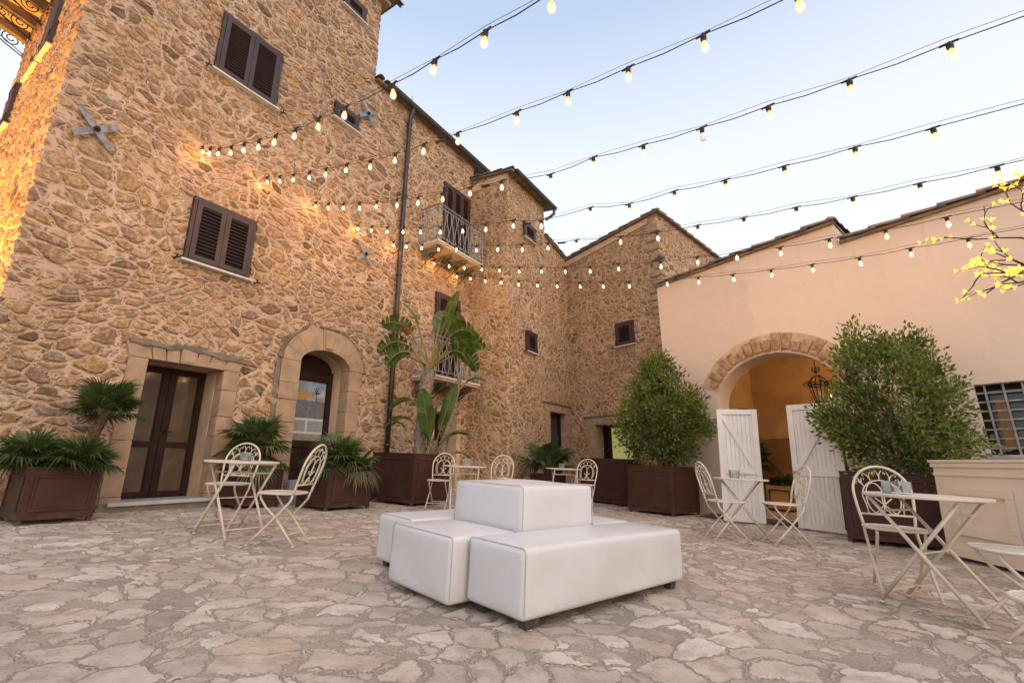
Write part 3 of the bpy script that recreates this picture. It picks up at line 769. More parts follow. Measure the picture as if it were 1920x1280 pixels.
# --- balconies
def scroll(mb, M4, n=2.2, r=.10, w=.010):
    pts = []
    for i in range(34):
        a_ = i / 33 * n * 2 * PI; rr = r * (1 - .82 * i / 33); pts.append((rr * math.cos(a_), 0, rr * math.sin(a_)))
    mb.tube(pts, w, 5, M4=M4)
def balcony(parent, x0, x1, dep, zt, zr):
    s = MB(); s.box((x0, -dep, zt - .045), (x1, -.03, zt)); so = s.build('balcony', M['sill'], parent, bevel=.006)
    u = MB(); u.box((x0 + .03, -dep + .03, zt - .10), (x1 - .03, -.03, zt - .047))
    u.build('slab', M['band'], so)
    for i in range(4):
        x = x0 + .22 + (x1 - x0 - .44) * i / 3
        br = MB(); br.prism([(0, 0), (.14, 0), (.14, .16), (0, .16)], 0, 0.01) if False else None
        br.add([(x - .06, -.04, zt - .102), (x + .06, -.04, zt - .102), (x + .06, -dep * .86, zt - .102), (x - .06, -dep * .86, zt - .102),
                (x - .06, -.04, zt - .33), (x + .06, -.04, zt - .33), (x + .06, -dep * .80, zt - .18), (x - .06, -dep * .80, zt - .18)],
               [(0, 1, 2, 3), (7, 6, 5, 4), (0, 4, 5, 1), (1, 5, 6, 2), (2, 6, 7, 3), (3, 7, 4, 0)])
        bo = br.build('bracket', M['cut_stone_dark'], so)
        sc = MB(); scroll(sc, Matrix.Translation((x - .075, -dep * .5, zt - .30)) @ Matrix.Rotation(PI / 2, 4, 'Z'), 1.8, .10, .008)
        sc.tube([(x - .075, -.02, zt - .55), (x - .075, -dep * .3, zt - .42), (x - .075, -dep * .85, zt - .2)], .009, 5)
        sc.build('iron_scroll', M['iron'], bo)
    r = MB(); h = zr - zt
    cor = [(x0 + .03, -.05), (x0 + .03, -dep + .03), (x1 - .03, -dep + .03), (x1 - .03, -.05)]
    for (p, q) in zip(cor[:-1], cor[1:]):
        r.bar((p[0], p[1], zr), (q[0], q[1], zr), .045, .014); r.bar((p[0], p[1], zr - .10), (q[0], q[1], zr - .10), .014, .014); r.bar((p[0], p[1], zt + .10), (q[0], q[1], zt + .10), .016, .016)
        L = math.hypot(q[0] - p[0], q[1] - p[1]); n = max(2, int(L / .105))
        dx, dy = (q[0] - p[0]) / L, (q[1] - p[1]) / L
        for i in range(n + 1):
            s0 = L * i / n; amp = .030 * (1 if i % 2 else -1)
            pts = []
            for j in range(9):
                tt = j / 8; w = amp * math.sin(tt * 2 * PI) if 0 < i < n else 0
                pts.append((p[0] + dx * (s0 + w), p[1] + dy * (s0 + w), zt + .10 + (h - .2) * tt))
            r.tube(pts, .0095, 4)
            r.tube([(p[0] + dx * s0, p[1] + dy * s0, zr - .1), (p[0] + dx * s0, p[1] + dy * s0, zr)], .006, 4)
    for q in cor: r.tube([(q[0], q[1], zt), (q[0], q[1], zr + .05)], .013, 6)
    for xx in (x0 + .45, (x0 + x1) / 2, x1 - .45):
        scroll(r, Matrix.Translation((xx - .09, -dep + .02, zt + .055)), 1.4, .045, .006); scroll(r, Matrix.Translation((xx + .09, -dep + .02, zt + .055)), 1.4, .045, .006)
    r.build('railing', M['iron_grey'], so)
    return so
balcony(house, 5.28, 7.17, .70, 6.20, 7.20)
balcony(house, 5.25, 7.08, .70, 2.83, 3.77)
sb = balcony(house, .05, 2.2, .95, 9.15, 10.1); sb.matrix_basis = SWF
ir = MB()
for i in range(4):
    x = .2 + i * .62
    for (dy, dz, rr) in ((.22, -.30, .16), (.55, -.2, .12), (.82, -.16, .09)):
        scroll(ir, Matrix.Translation((x, -dy, 9.1 + dz)) @ Matrix.Rotation(PI / 2, 4, 'Z'), 2.0, rr, .010)
    ir.tube([(x, -.03, 8.55), (x, -.3, 8.66), (x, -.7, 8.9), (x, -1.0, 9.02)], .012, 5)
io = ir.build('balcony_scrollwork', M['iron'], house); io.matrix_basis = SWF

# ================================================================== WING that projects past the balconies
wing = thing('stone_wing', 'stone wing with two small shuttered windows and a grey gutter right of the balconies', 'building', None, HF)
WD_ = 1.31; wo2 = WD_ - 7.45
wall_strip('wall', [(7.45, .05), (7.45, -WD_), (11.25, -WD_)], -.6, 9.12, .04, M['stone2'], wing,
           [(.05 + wo2 + 9.72, .05 + wo2 + 10.78, -2, 2.33), (.05 + wo2 + 9.65, 99, 7.98, 20)],
           warp=lambda U, Z: np.where(Z > 6.5, np.where(U < WD_ + .05, Z + (Z - 6.5) / 2.62 * .17 * (1 - U / (WD_ + .05)), np.where(U > .05 + wo2 + 9.65, Z - (Z - 6.5) / 1.5 * .26 * (U - (.05 + wo2 + 9.65)) / 1.5, Z)), Z))
window(wing, 8.28, 8.955, 7.40, 7.92, 1, y=-WD_ - .045)
window(wing, 8.355, 8.94, 3.91, 4.51, 1, y=-WD_ - .045)
wr = MB()
wr.add([(7.36, .1, 9.33), (10.0, .1, 9.33), (10.0, -WD_ - .2, 9.12), (7.36, -WD_ - .2, 9.12), (7.36, .1, 9.27), (10.0, .1, 9.27), (10.0, -WD_ - .2, 9.06), (7.36, -WD_ - .2, 9.06)],
       [(3, 2, 1, 0), (4, 5, 6, 7), (0, 1, 5, 4), (1, 2, 6, 5), (2, 3, 7, 6), (3, 0, 4, 7)])
tiles_along(wr, (7.42, -WD_ - .22, 9.11), (7.42, .05, 9.33), None, .40, .10, 31)
tiles_along(wr, (7.60, -WD_ - .22, 9.11), (7.60, .05, 9.33), None, .40, .10, 32)
tiles_along(wr, (11.22, -WD_ - .03, 7.74), (9.70, -WD_ - .03, 8.02), None, .38, .09, 33)
wr.add([(9.66, -WD_ - .08, 8.03), (11.25, -WD_ - .08, 7.74), (11.25, .6, 7.74), (9.66, .6, 8.03), (9.66, -WD_ - .08, 7.98), (11.25, -WD_ - .08, 7.69), (11.25, .6, 7.69), (9.66, .6, 7.98)],
       [(0, 1, 2, 3), (7, 6, 5, 4), (0, 4, 5, 1), (1, 5, 6, 2), (2, 6, 7, 3), (3, 7, 4, 0)])
wr.build('roof', M['tile'], wing)
pb = MB(); pb.box((7.435, -WD_ + .02, 8.86), (7.46, -.02, 9.08)); pb.build('plaster_band', M['band'], wing)
wb = MB(); wb.box((9.56, -WD_ + .04, 7.6), (9.66, .6, 9.08)); wb.box((7.5, .5, 7), (9.6, .6, 9.1)); wb.build('rear_wall', M['stone2'], wing)
g = MB(); half_gutter(g, (7.45, -WD_ - .26, 9.10), (9.98, -WD_ - .26, 9.08), .08)
g.tube([(9.90, -WD_ - .26, 9.04), (9.90, -WD_ - .25, 8.86), (9.80, -WD_ - .16, 8.72), (9.72, -WD_ - .02, 8.62)], .05, 8)
g.build('gutter', M['gutter'], wing)
wd = MB()
blocks_column(wd, 9.42, 9.722, -.3, 2.33, -WD_ - .03, -WD_ + .3, 7, R1); blocks_column(wd, 10.778, 11.05, -.3, 2.33, -WD_ - .03, -WD_ + .3, 7, R1)
for a_, b_ in ((9.38, 9.98), (9.98, 10.5), (10.5, 11.08)): wd.box((a_ + .003, -WD_ - .035, 2.333), (b_ - .003, -WD_ + .3, 2.56))
wdo = wd.build('door_surround', M['cut_stone'], wing, bevel=.008)
MB().box((9.3, -WD_ - .07, 2.563), (11.1, -WD_ + .02, 2.60)).build('weathered_ledge', M['cut_stone_dark'], wdo, bevel=.01)
br_ = MB()
for i in range(15): br_.box((9.55 + i * .085, -WD_ - .035, 2.62), (9.615 + i * .085, -WD_ + .02, 2.93 + .08 * math.sin(PI * i / 14)))
br_.build('relieving_arch', M['arch_stone'], wing, bevel=.006)
wdd = MB(); wdd.box((9.722, -WD_ + .22, -.2), (10.778, -WD_ + .26, 2.33)); wo3 = wdd.build('door', M['pane_grey'], wing)
f_ = MB()
for a_ in (9.722, 10.70): f_.box((a_, -WD_ + .17, -.2), (a_ + .078, -WD_ + .218, 2.33))
f_.box((9.80, -WD_ + .17, 2.25), (10.70, -WD_ + .218, 2.33)); f_.build('frame', M['iron'], wo3)

# ================================================================== STONE BARN at the back corner
WR = -az(-41.5)          # along the back and right walls, to the viewer's right
BO = Vector((1.907, 15.077, 0)); BF = frame(BO, WR)
barn = thing('stone_barn', 'stone block with tiled top and one small shuttered window in the back corner', 'building', None, BF)
def barn_warp(U, Z):
    top = np.where(U < 3.6, 7.72 + .33 * U / 3.6, 8.05 - .38 * (U - 3.6) / 4.0)
    return np.where(Z > 5.5, 5.5 + (Z - 5.5) * (top - 5.5) / 2.55, Z)
wall_strip('wall', [(-.5, 0), (3.6, 0), (3.6, 4.0)], -.6, 8.05, .042, M['stone2'], barn, [(1.45, 2.95, -2, 1.97)], warp=lambda U, Z: barn_warp(U - .5, Z))
window(barn, 1.937, 2.57, 4.235, 4.95, 1)
rb = MB(); tiles_along(rb, (-.05, -.04, 7.76), (3.66, -.04, 8.09), None, .40, .085, 41); tiles_along(rb, (3.64, 4.0, 7.70), (3.64, -.05, 8.09), None, .40, .085, 42)
rb.add([(-.1, -.10, 7.77), (3.72, -.10, 8.10), (3.72, 4.0, 7.72), (-.1, 4.0, 7.60), (-.1, -.10, 7.72), (3.72, -.10, 8.05), (3.72, 4.0, 7.67), (-.1, 4.0, 7.55)],
       [(0, 1, 2, 3), (7, 6, 5, 4), (0, 4, 5, 1), (1, 5, 6, 2), (2, 6, 7, 3), (3, 7, 4, 0)])
rb.build('roof', M['tile'], barn)
bb = MB()
bb.prism([(.0, 7.50), (3.3, 7.80), (3.3, 7.98), (.0, 7.68)], -.030, .01); bb.build('plaster_band', M['band'], barn)
q_ = MB(); R4 = random.Random(12); zz = 3.2
while zz < 7.7:
    h_ = R4.uniform(.16, .30); L_ = R4.uniform(.2, .42); q_.box((3.6 - L_, -.045, zz), (3.64, .2, zz + h_ - .035)); zz += h_ + R4.uniform(0, .12)
q_.build('quoin', M['cut_stone'], barn, bevel=.03)
bs = MB(); blocks_column(bs, .66, .952, -.3, 1.97, -.03, .40, 6, R1); blocks_column(bs, 2.448, 2.75, -.3, 1.97, -.03, .40, 6, R1)
for a_, b_ in ((.62, 1.25), (1.25, 2.1), (2.1, 2.78)): bs.box((a_ + .003, -.035, 1.973), (b_ - .003, .40, 2.20))
bso = bs.build('door_surround', M['cut_stone'], barn, bevel=.008)
MB().box((.56, -.07, 2.203), (2.84, .02, 2.25)).build('weathered_ledge', M['cut_stone_dark'], bso, bevel=.012)
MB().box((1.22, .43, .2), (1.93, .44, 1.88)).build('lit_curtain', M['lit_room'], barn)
bd = MB(); bd.box((.95, .48, -.3), (2.45, .50, 1.97))
for a_ in (.95, 1.12, 2.37): bd.box((a_, .36, -.3), (a_ + .08, .42, 1.97))
bd.box((1.03, .36, 1.89), (2.37, .42, 1.97)); bd.build('door', M['wood'], barn)
ho = MB()
for (x, z) in ((3.58, 6.55), (3.5, 5.75)): ho.tube([(x - .1, -.05, z), (x + .12, -.08, z + .03), (x + .2, -.02, z)], [.06, .09, .05], 7)
ho.build('projecting_stone', M['cut_stone_dark'], barn)

# ================================================================== PLASTERED BUILDING with the arched gateway on the right
SO = Vector((3.384, 10.15, 0)); SF = frame(SO, WR)
pl = thing('plaster_building', 'peach plastered building with a wide arched gateway and a barred window on the right', 'building', None, SF)
ACX, ACZ, AI, BI = 2.20, 1.90, 1.09, .92
w = MB()
def topz(x): return 4.80 + .045 * x if x < 3.56 else 4.545 + .03 * (x - 3.56)
def wq(x0, x1, za0, za1, zb0, zb1, y=0):   # bottom at x0,x1 / top at x0,x1
    w.add([(x0, y, za0), (x1, y, za1), (x1, y, zb1), (x0, y, zb0)], [(0, 1, 2, 3)])
wq(0, ACX - AI, -1, -1, topz(0), topz(ACX - AI))
NA = 28
for i in range(NA):
    t0 = PI - PI * i / NA; t1 = PI - PI * (i + 1) / NA
    (xa, za), (xb, zb) = arch_pt(ACX, ACZ, AI, BI, t0), arch_pt(ACX, ACZ, AI, BI, t1)
    wq(xa, xb, za, zb, topz(xa), topz(xb))
    w.add([(xa, 0, za), (xb, 0, zb), (xb, .5, zb), (xa, .5, za)], [(3, 2, 1, 0)])
wq(ACX + AI, 3.56, -1, -1, topz(ACX + AI), topz(3.5599))
WX0, WX1, WZ0, WZ1 = 4.80, 5.95, .93, 1.90
wq(3.56, WX0, -1, -1, 4.545, topz(WX0)); wq(WX0, WX1, WZ1, WZ1, topz(WX0), topz(WX1)); wq(WX0, WX1, -1, -1, WZ0, WZ0); wq(WX1, 9.5, -1, -1, topz(WX1), topz(9.5))
for x in (ACX - AI, ACX + AI): w.add([(x, 0, -1), (x, .5, -1), (x, .5, ACZ), (x, 0, ACZ)], [(0, 1, 2, 3) if x < ACX else (3, 2, 1, 0)])
for (a_, b_) in (((WX0, WZ0), (WX0, WZ1)), ((WX0, WZ1), (WX1, WZ1)), ((WX1, WZ1), (WX1, WZ0)), ((WX1, WZ0), (WX0, WZ0))):
    w.add([(a_[0], 0, a_[1]), (b_[0], 0, b_[1]), (b_[0], .28, b_[1]), (a_[0], .28, a_[1])], [(0, 1, 2, 3)])
# left end, inner face and outer shell
w.add([(0, 0, -1), (0, 0, 4.80), (0, 3.6, 4.80), (0, 3.6, -1)], [(0, 1, 2, 3)])
w.add([(3.56, 0, 4.4), (3.56, 0, topz(3.55)), (3.56, 1.0, topz(3.55)), (3.56, 1.0, 4.4)], [(0, 1, 2, 3)])
w.build('wall', M['plaster'], pl)
rt = MB()
tiles_along(rt, (0.0, -.03, 4.83), (3.6, -.03, topz(3.5) + .03), None, .44, .10, 51)
tiles_along(rt, (3.60, -.03, 4.575), (9.4, -.03, topz(9.4) + .03), None, .44, .10, 52)
tiles_along(rt, (3.52, -.02, topz(3.5) + .03), (3.52, 1.2, topz(3.5) + .12), None, .42, .10, 53)
rt.add([(0, -.07, 4.84), (3.58, -.07, topz(3.5) + .04), (3.58, 5, topz(3.5) + .04), (0, 5, 4.84), (0, -.07, 4.79), (3.58, -.07, topz(3.5) - .01), (3.58, 5, topz(3.5) - .01), (0, 5, 4.79)],
       [(0, 1, 2, 3), (7, 6, 5, 4), (0, 4, 5, 1), (1, 5, 6, 2), (2, 6, 7, 3), (3, 7, 4, 0)])
rt.add([(3.6, -.07, 4.585), (9.5, -.07, topz(9.5) + .04), (9.5, 5, topz(9.5) + .04), (3.6, 5, 4.585), (3.6, -.07, 4.54), (9.5, -.07, topz(9.5) - .006), (9.5, 5, topz(9.5) - .006), (3.6, 5, 4.54)],
       [(0, 1, 2, 3), (7, 6, 5, 4), (0, 4, 5, 1), (1, 5, 6, 2), (2, 6, 7, 3), (3, 7, 4, 0)])
rt.build('roof', M['tile'], pl)
ar = MB(); R5 = random.Random(21)
arch_blocks(ar, ACX, ACZ, AI + .035, BI + .035, AI + .30, BI + .325, PI * .878, PI * .05, -.045, .02, 19, R5, .06, .07)
ar.build('arch_ring', M['arch_stone'], pl, bevel=.028)
ab = MB(); arch_blocks(ab, ACX, ACZ, AI + .004, BI + .004, AI + .36, BI + .385, PI * .885, PI * .04, -.010, -.001, 40, R5, 0, 0)
ab.build('arch_plaster_border', M['band'], pl)
# gateway room behind the arch
IX0, IX1, IY, IZ = .56, 7.0, 3.2, 3.75
rm = MB()
rm.add([(IX0, .5, -1), (IX0, IY, -1), (IX0, IY, IZ), (IX0, .5, IZ)], [(0, 1, 2, 3)])
rm.add([(IX1, .5, -1), (IX1, IY, -1), (IX1, IY, IZ), (IX1, .5, IZ)], [(3, 2, 1, 0)])
rm.add([(IX0, .5, IZ), (IX1, .5, IZ), (IX1, IY + .6, IZ), (IX0, IY + .6, IZ)], [(3, 2, 1, 0)])
def rq(x0, x1, z0, z1, zb0, zb1, y): rm.add([(x0, y, z0), (x1, y, z1), (x1, y, zb1), (x0, y, zb0)], [(0, 1, 2, 3)])
BCX, BCZ, BR = 3.02, 1.90, 1.05
rq(IX0, BCX - BR, -1, -1, IZ, IZ, IY); rq(BCX + BR, IX1, -1, -1, IZ, IZ, IY)
for i in range(20):
    t0 = PI - PI * i / 20; t1 = PI - PI * (i + 1) / 20
    (xa, za), (xb, zb) = arch_pt(BCX, BCZ, BR, BR * .94, t0), arch_pt(BCX, BCZ, BR, BR * .94, t1)
    rq(xa, xb, za, zb, IZ, IZ, IY); rm.add([(xa, IY, za), (xb, IY, zb), (xb, IY + .6, zb), (xa, IY + .6, za)], [(3, 2, 1, 0)])
for x in (BCX - BR, BCX + BR): rm.add([(x, IY, -1), (x, IY + .6, -1), (x, IY + .6, BCZ), (x, IY, BCZ)], [(0, 1, 2, 3)])
# inner skin of the front wall and the outer back wall
for (x0, x1) in ((IX0, ACX - AI - .01), (ACX + AI + .01, IX1)): rm.add([(x0, .5, -1), (x1, .5, -1), (x1, .5, IZ), (x0, .5, IZ)], [(3, 2, 1, 0)])
rm.add([(ACX - AI - .01, .5, ACZ + BI + .01), (ACX + AI + .01, .5, ACZ + BI + .01), (ACX + AI + .01, .5, IZ), (ACX - AI - .01, .5, IZ)], [(3, 2, 1, 0)])
rm.build('gateway_room', M['ochre'], pl)
da = MB(); R6 = random.Random(2)
for r_i, (z0, z1) in enumerate(((-.4, .35), (.35, .72), (.72, 1.08), (1.08, 1.41))):
    x = IX0 + .01
    while x < BCX - BR - .02:
        L = R6.uniform(.28, .5); x1 = min(x + L, BCX - BR - .004); da.box((x + .003, IY - .03 - R6.uniform(0, .008), z0 + .003), (x1 - .003, IY - .002, z1 - .003)); x = x1
da.build('dado', M['dado'], pl, bevel=.006)
# barred window
gb = MB()
for i in range(6):
    x = WX0 + .10 + i * .185; gb.box((x - .012, .07, WZ0), (x + .012, .085, WZ1))
for i in range(7):
    z = WZ0 + .09 + i * .127; gb.box((WX0, .0865, z - .011), (WX1, .1, z + .011))
gw = MB(); gw.box((WX0 + .02, .25, WZ0), (WX1, .28, WZ1)); gwo = gw.build('window', M['pane_grey'], pl)
gb.build('iron_grille', M['iron_grey'], gwo)
fr_ = MB()
for a_ in (WX0, WX0 + .52, WX1 - .07): fr_.box((a_, .19, WZ0), (a_ + .07, .248, WZ1))
fr_.box((WX0 + .07, .19, WZ1 - .07), (WX1 - .07, .248, WZ1)); fr_.box((WX0 + .07, .19, WZ0), (WX1 - .07, .248, WZ0 + .07)); fr_.build('frame', M['wood'], gwo)
MB().box((WX0 + .16, .236, WZ0 + .1), (WX0 + .26, .247, WZ1 - .2)).build('curtain', simple('tan_curtain', (.36, .20, .085), .9), gwo)
MB().box((WX0 - .05, -.03, WZ0 - .05), (WX1 + .05, .28, WZ0 - .003)).build('sill', M['greystep'], gwo, bevel=.005)
MB().box((IX0 + .01, 2.2, 1.98), (IX0 + .14, 2.42, 2.10)).build('wall_speaker', M['iron'], pl)
cl_ = MB().lathe([(.14, 0), (.14, -.03), (.10, -.07), (.01, -.09)], 16, Matrix.Translation((4.6, 1.7, IZ - .002))).build('added_room_lamp', M['sill'], pl)  # unseen lamp added to brighten the gateway room, stands in for its warm light
cl_d = bpy.data.lights.new('added_room_light', 'POINT'); cl_d.energy = 70; cl_d.color = (1.0, .66, .34); cl_d.shadow_soft_size = .1
cl_o = bpy.data.objects.new('added_room_light', cl_d); COL.objects.link(cl_o); cl_o.parent = cl_; cl_o.location = (4.6, 1.7, IZ - .2)

# far boundary wall and planting beyond the gateway
fw_ = thing('courtyard_wall', 'warm lit pale wall seen through the far arch behind the gateway', 'wall', None, SF)
fx = MB(); fx.box((-1.5, 8.5, -1), (7, 8.8, 4.4)); fx.build('wall', M['band'], fw_); fx = MB(); fx.box((-1.6, 8.42, 4.4), (7.1, 8.88, 4.48)); fx.build('coping', M['cut_stone'], fw_)

# ================================================================== OTTOMAN (four benches round a taller block)
OO = Vector((0.0503, 2.7344, 0)); OU = az(47.85)
OYAW = face(-OU.y, OU.x)        # local x along the long bench, local y away from the camera
def rounded(name, a, b, r, mat, parent, crown=.026, seg=4):
    bm = bmesh.new(); bmesh.ops.create_cube(bm, size=1.0)
    sx, sy, sz = (b[i] - a[i] for i in range(3))
    for v in bm.verts: v.co = Vector(((a[0] + b[0]) / 2 + v.co.x * sx, (a[1] + b[1]) / 2 + v.co.y * sy, (a[2] + b[2]) / 2 + v.co.z * sz))
    bmesh.ops.bevel(bm, geom=list(bm.edges), offset=r, segments=seg, affect='EDGES', profile=.5)
    bmesh.ops.subdivide_edges(bm, edges=[e for e in bm.edges if e.calc_length() > .18], cuts=7, use_grid_fill=True)
    R = random.Random(hash(name + str(round(a[0], 2))) % 1000)
    ph = R.uniform(0, 6)
    for v in bm.verts:
        tz = (v.co.z - a[2]) / sz
        ux = (v.co.x - a[0]) / sx; uy = (v.co.y - a[1]) / sy
        if tz > .9: v.co.z += crown * math.sin(PI * min(1, max(0, ux))) * math.sin(PI * min(1, max(0, uy)))
        nz = mnoise.noise(Vector((v.co.x * 3.1 + ph, v.co.y * 3.1, v.co.z * 4))) * .006
        d = Vector((ux - .5, uy - .5, 0)); d = d.normalized() if d.length > .01 else d
        v.co += d * nz
    me = bpy.data.meshes.new(name); bm.to_mesh(me); bm.free(); me.shade_smooth()
    return link(name, me, mat, parent)
def seat_block(label, x0, x1, y0, y1, z1, legs=True, z0=.045, cat='bench', group='modules of the white seating island'):
    O3 = OO + Vector((OU.x * x0 - OU.y * y0, OU.y * x0 + OU.x * y0, 0))
    t = thing('padded_bench' if cat == 'bench' else 'padded_block', label, cat, group, on_ground(O3.x, O3.y, OYAW))
    w, d = x1 - x0, y1 - y0
    rounded('upholstery', (0, 0, z0), (w, d, z1), .030, M['leather'], t)
    r = .030
    for xx in (.012, w - .012):
        sm = MB()
        pts = []
        for (cy, cz, s0) in ((d - r, z1 - r, 0), (r, z1 - r, 1)):
            for j in range(5): 
                an_ = s0 * PI / 2 + PI / 2 * j / 4
                pts.append((xx, cy + math.cos(an_) * (r + .001), cz + math.sin(an_) * (r + .001)))
        pts = [(xx, d + .001, z0 + .03)] + pts + [(xx, -.001, z0 + .03)]
        sm.tube(pts, .0026, 5); sm.build('seam', M['seam'], t)
    if legs:
        for fx_ in (.05, w - .13):
            for fy in (.03, d - .10):
                f = MB(); f.add([(fx_, fy, z0 + .01), (fx_ + .08, fy, z0 + .01), (fx_ + .08, fy + .07, z0 + .01), (fx_, fy + .07, z0 + .01),
                       (fx_ + .012, fy + .01, -.012), (fx_ + .066, fy + .01, -.012), (fx_ + .066, fy + .06, -.012), (fx_ + .012, fy + .06, -.012)],
                      [(0, 1, 2, 3), (7, 6, 5, 4), (4, 5, 1, 0), (5, 6, 2, 1), (6, 7, 3, 2), (7, 4, 0, 3)]); f.build('leg', M['foot'], t)
    return t
seat_block('long low white leatherette bench on the near right side of the seating island', -.09, 1.52, -.09, .39, .39)
seat_block('short white leatherette pouf on the near left side of the tall centre block', -.20, .33, .41, 1.12, .385, False, .02)
seat_block('long low white leatherette bench on the far side of the seating island', -.02, 1.56, 1.19, 1.68, .385)
seat_block('short white leatherette pouf mostly hidden behind the right end of the tall block', 1.12, 1.60, .41, 1.15, .385, False, .02)
seat_block('tall white leatherette block standing in the middle of the seating island', .345, 1.10, .40, 1.17, .668, False, .02, 'backrest block')

# ================================================================== PLANTERS
def planter(label, x, y, yaw, w, d, h, mat='planter', taper=.0, name='planter_box'):
    """origin at the corner nearest the camera's left; local x along the front, y backwards"""
    t = thing(name, label, 'planter', 'maroon planter boxes around the courtyard' if mat == 'planter' else None, on_ground(x, y, yaw))
    m = MB(); th = .03; z0 = .035
    m.box((0, 0, z0), (w, th, h)); m.box((0, d - th, z0), (w, d, h)); m.box((0, th, z0), (th, d - th, h)); m.box((w - th, th, z0), (w, d - th, h))
    m.box((th, th, z0), (w - th, d - th, z0 + .02))
    m.build('box', M[mat], t, bevel=.004)
    MB().box((-.008, -.008, h + .001), (w + .008, .05, h + .022)).box((-.008, d - .05, h + .001), (w + .008, d + .008, h + .022)).box((-.008, .05, h + .001), (.05, d - .05, h + .022)).box((w - .05, .05, h + .001), (w + .008, d - .05, h + .022)).build('rim', M[mat], t, bevel=.003)
    MB().box((th, th, h - .09), (w - th, d - th, h - .05)).build('soil', M['soil'], t)
    pn = MB()
    def panel(fn, L):
        mx, mz = min(.09, L * .1), .085; b = .022
        a0, a1, b0, b1 = mx, L - mx, z0 + mz, h - mz * .8
        for (p, q) in (((a0, b0), (a1, b0 + b)), ((a0, b1 - b), (a1, b1)), ((a0, b0 + b), (a0 + b, b1 - b)), ((a1 - b, b0 + b), (a1, b1 - b))): fn(p, q)
    panel(lambda p, q: pn.box((p[0], -.014, p[1]), (q[0], -.001, q[1])), w); panel(lambda p, q: pn.box((p[0], d + .001, p[1]), (q[0], d + .014, q[1])), w)
    panel(lambda p, q: pn.box((-.014, p[0], p[1]), (-.001, q[0], q[1])), d); panel(lambda p, q: pn.box((w + .001, p[0], p[1]), (w + .014, q[0], q[1])), d)
    pn.build('panel_moulding', M[mat] if mat == 'planter' else M['wood'], t, bevel=.003)
    for (a, b) in ((.0, .0), (w - .05, 0), (0, d - .05), (w - .05, d - .05)):
        MB().box((a + .003, b + .003, -.02), (a + .047, b + .047, z0 - .001)).build('foot', M['foot'], t)
    return t
def yaw_x(dirn): return math.atan2(dirn.y, dirn.x)
YF = yaw_x(FD); YW = yaw_x(WR)
planter('maroon planter with a small trunked palm at the far left of the courtyard', -5.04, 5.0, YF + .02, .62, .62, .545)
planter('maroon planter between the two house doors behind the left table', -3.97, 7.02, YF, .66, .62, .53)
planter('maroon planter with grassy palm right of the arched house door', -2.77, 7.23, YF - .06, .80, .80, .56)
planter('large maroon planter holding the tall banana plant by the drainpipe', -1.75, 8.42, YF - .05, .95, 1.15, .86)
planter('low maroon planter with wide fan palm in front of the wing door', .916, 11.29, YF, .70, .60, .52)
planter('tall maroon planter box without plants in front of the lit doorway', 1.554, 11.167, yaw_x(az(139)), 1.32, .50, .93)
planter('maroon planter holding the round bay tree left of the gateway', 2.19, 9.25, yaw_x(az(138)), .92, .95, .82)
planter('maroon planter holding the bay tree right of the gateway beside the counter', 4.32, 6.44, yaw_x(az(125)), 1.15, .95, .85)
planter('gold painted planter with dark frame inside the gateway', 5.63, 10.84, yaw_x(az(130)), .50, .45, .50, 'cream_dark', name='gold_planter')

# ================================================================== PLANTS
def fan_leaf(blades, stalks, base, dirv, pet, rad_, nb=26, span=250, droop=.25, fold=.25, w=.030, R=rnd, twist=0.0):
    dirv = Vector(dirv).normalized()
    side = dirv.cross(Vector((0, 0, 1)))
    if side.length < .05: side = Vector((1, 0, 0))
    side.normalize(); nrm = side.cross(dirv).normalized()
    base = Vector(base)
    # petiole bows out a little
    hub = base + dirv * pet + Vector((0, 0, -pet * droop * .25))
    stalks.tube([base, base + dirv * pet * .5 + Vector((0, 0, pet * .02)), hub], [.011, .008, .006], 5)
    lift = Matrix.Rotation(R.uniform(-.3, .1) + twist, 3, side)
    d2 = lift @ dirv; n2 = side.cross(d2).normalized()
    for i in range(nb):
        a = rad(-span / 2 + span * i / (nb - 1)) + R.uniform(-.02, .02)
        bd = d2 * math.cos(a) + side * math.sin(a)
        L = rad_ * (1.0 - .18 * abs(a) / PI * 1.2) * R.uniform(.9, 1.05)
        cup = n2 * (fold * (.25 + .35 * abs(math.sin(a))))
        p1 = hub + (bd + cup * .5) * L * .55
        p2 = hub + (bd + cup * .3) * L + Vector((0, 0, -droop * L * R.uniform(.35, 1.0)))
        wv = n2.cross(bd).normalized() * w
        k = n2 * (w * .55)
        q0 = hub
        blades.add([q0 - wv * .25, q0 + wv * .25, p1 + wv + k * .2, p1 - k * .6, p1 - wv + k * .2, p2], [(0, 3, 4), (0, 1, 3), (1, 2, 3), (3, 2, 5), (4, 3, 5)])
def palm_crown(blades, stalks, top, n, pet, rad_, R, el0=75, el1=-15, **kw):
    for i in range(n):
        a = i * 2.39996 + R.uniform(-.2, .2); f = (i + .5) / n
        el = rad(el0 + (el1 - el0) * f + R.uniform(-8, 8))
        d = Vector((math.cos(a) * math.cos(el), math.sin(a) * math.cos(el), math.sin(el)))
        fan_leaf(blades, stalks, Vector(top) + Vector((0, 0, R.uniform(-.03, .03))), d, pet * R.uniform(.75, 1.15), rad_ * R.uniform(.85, 1.1), droop=kw.get('droop', .2) + .35 * f, R=R, **{k: v for k, v in kw.items() if k != 'droop'})
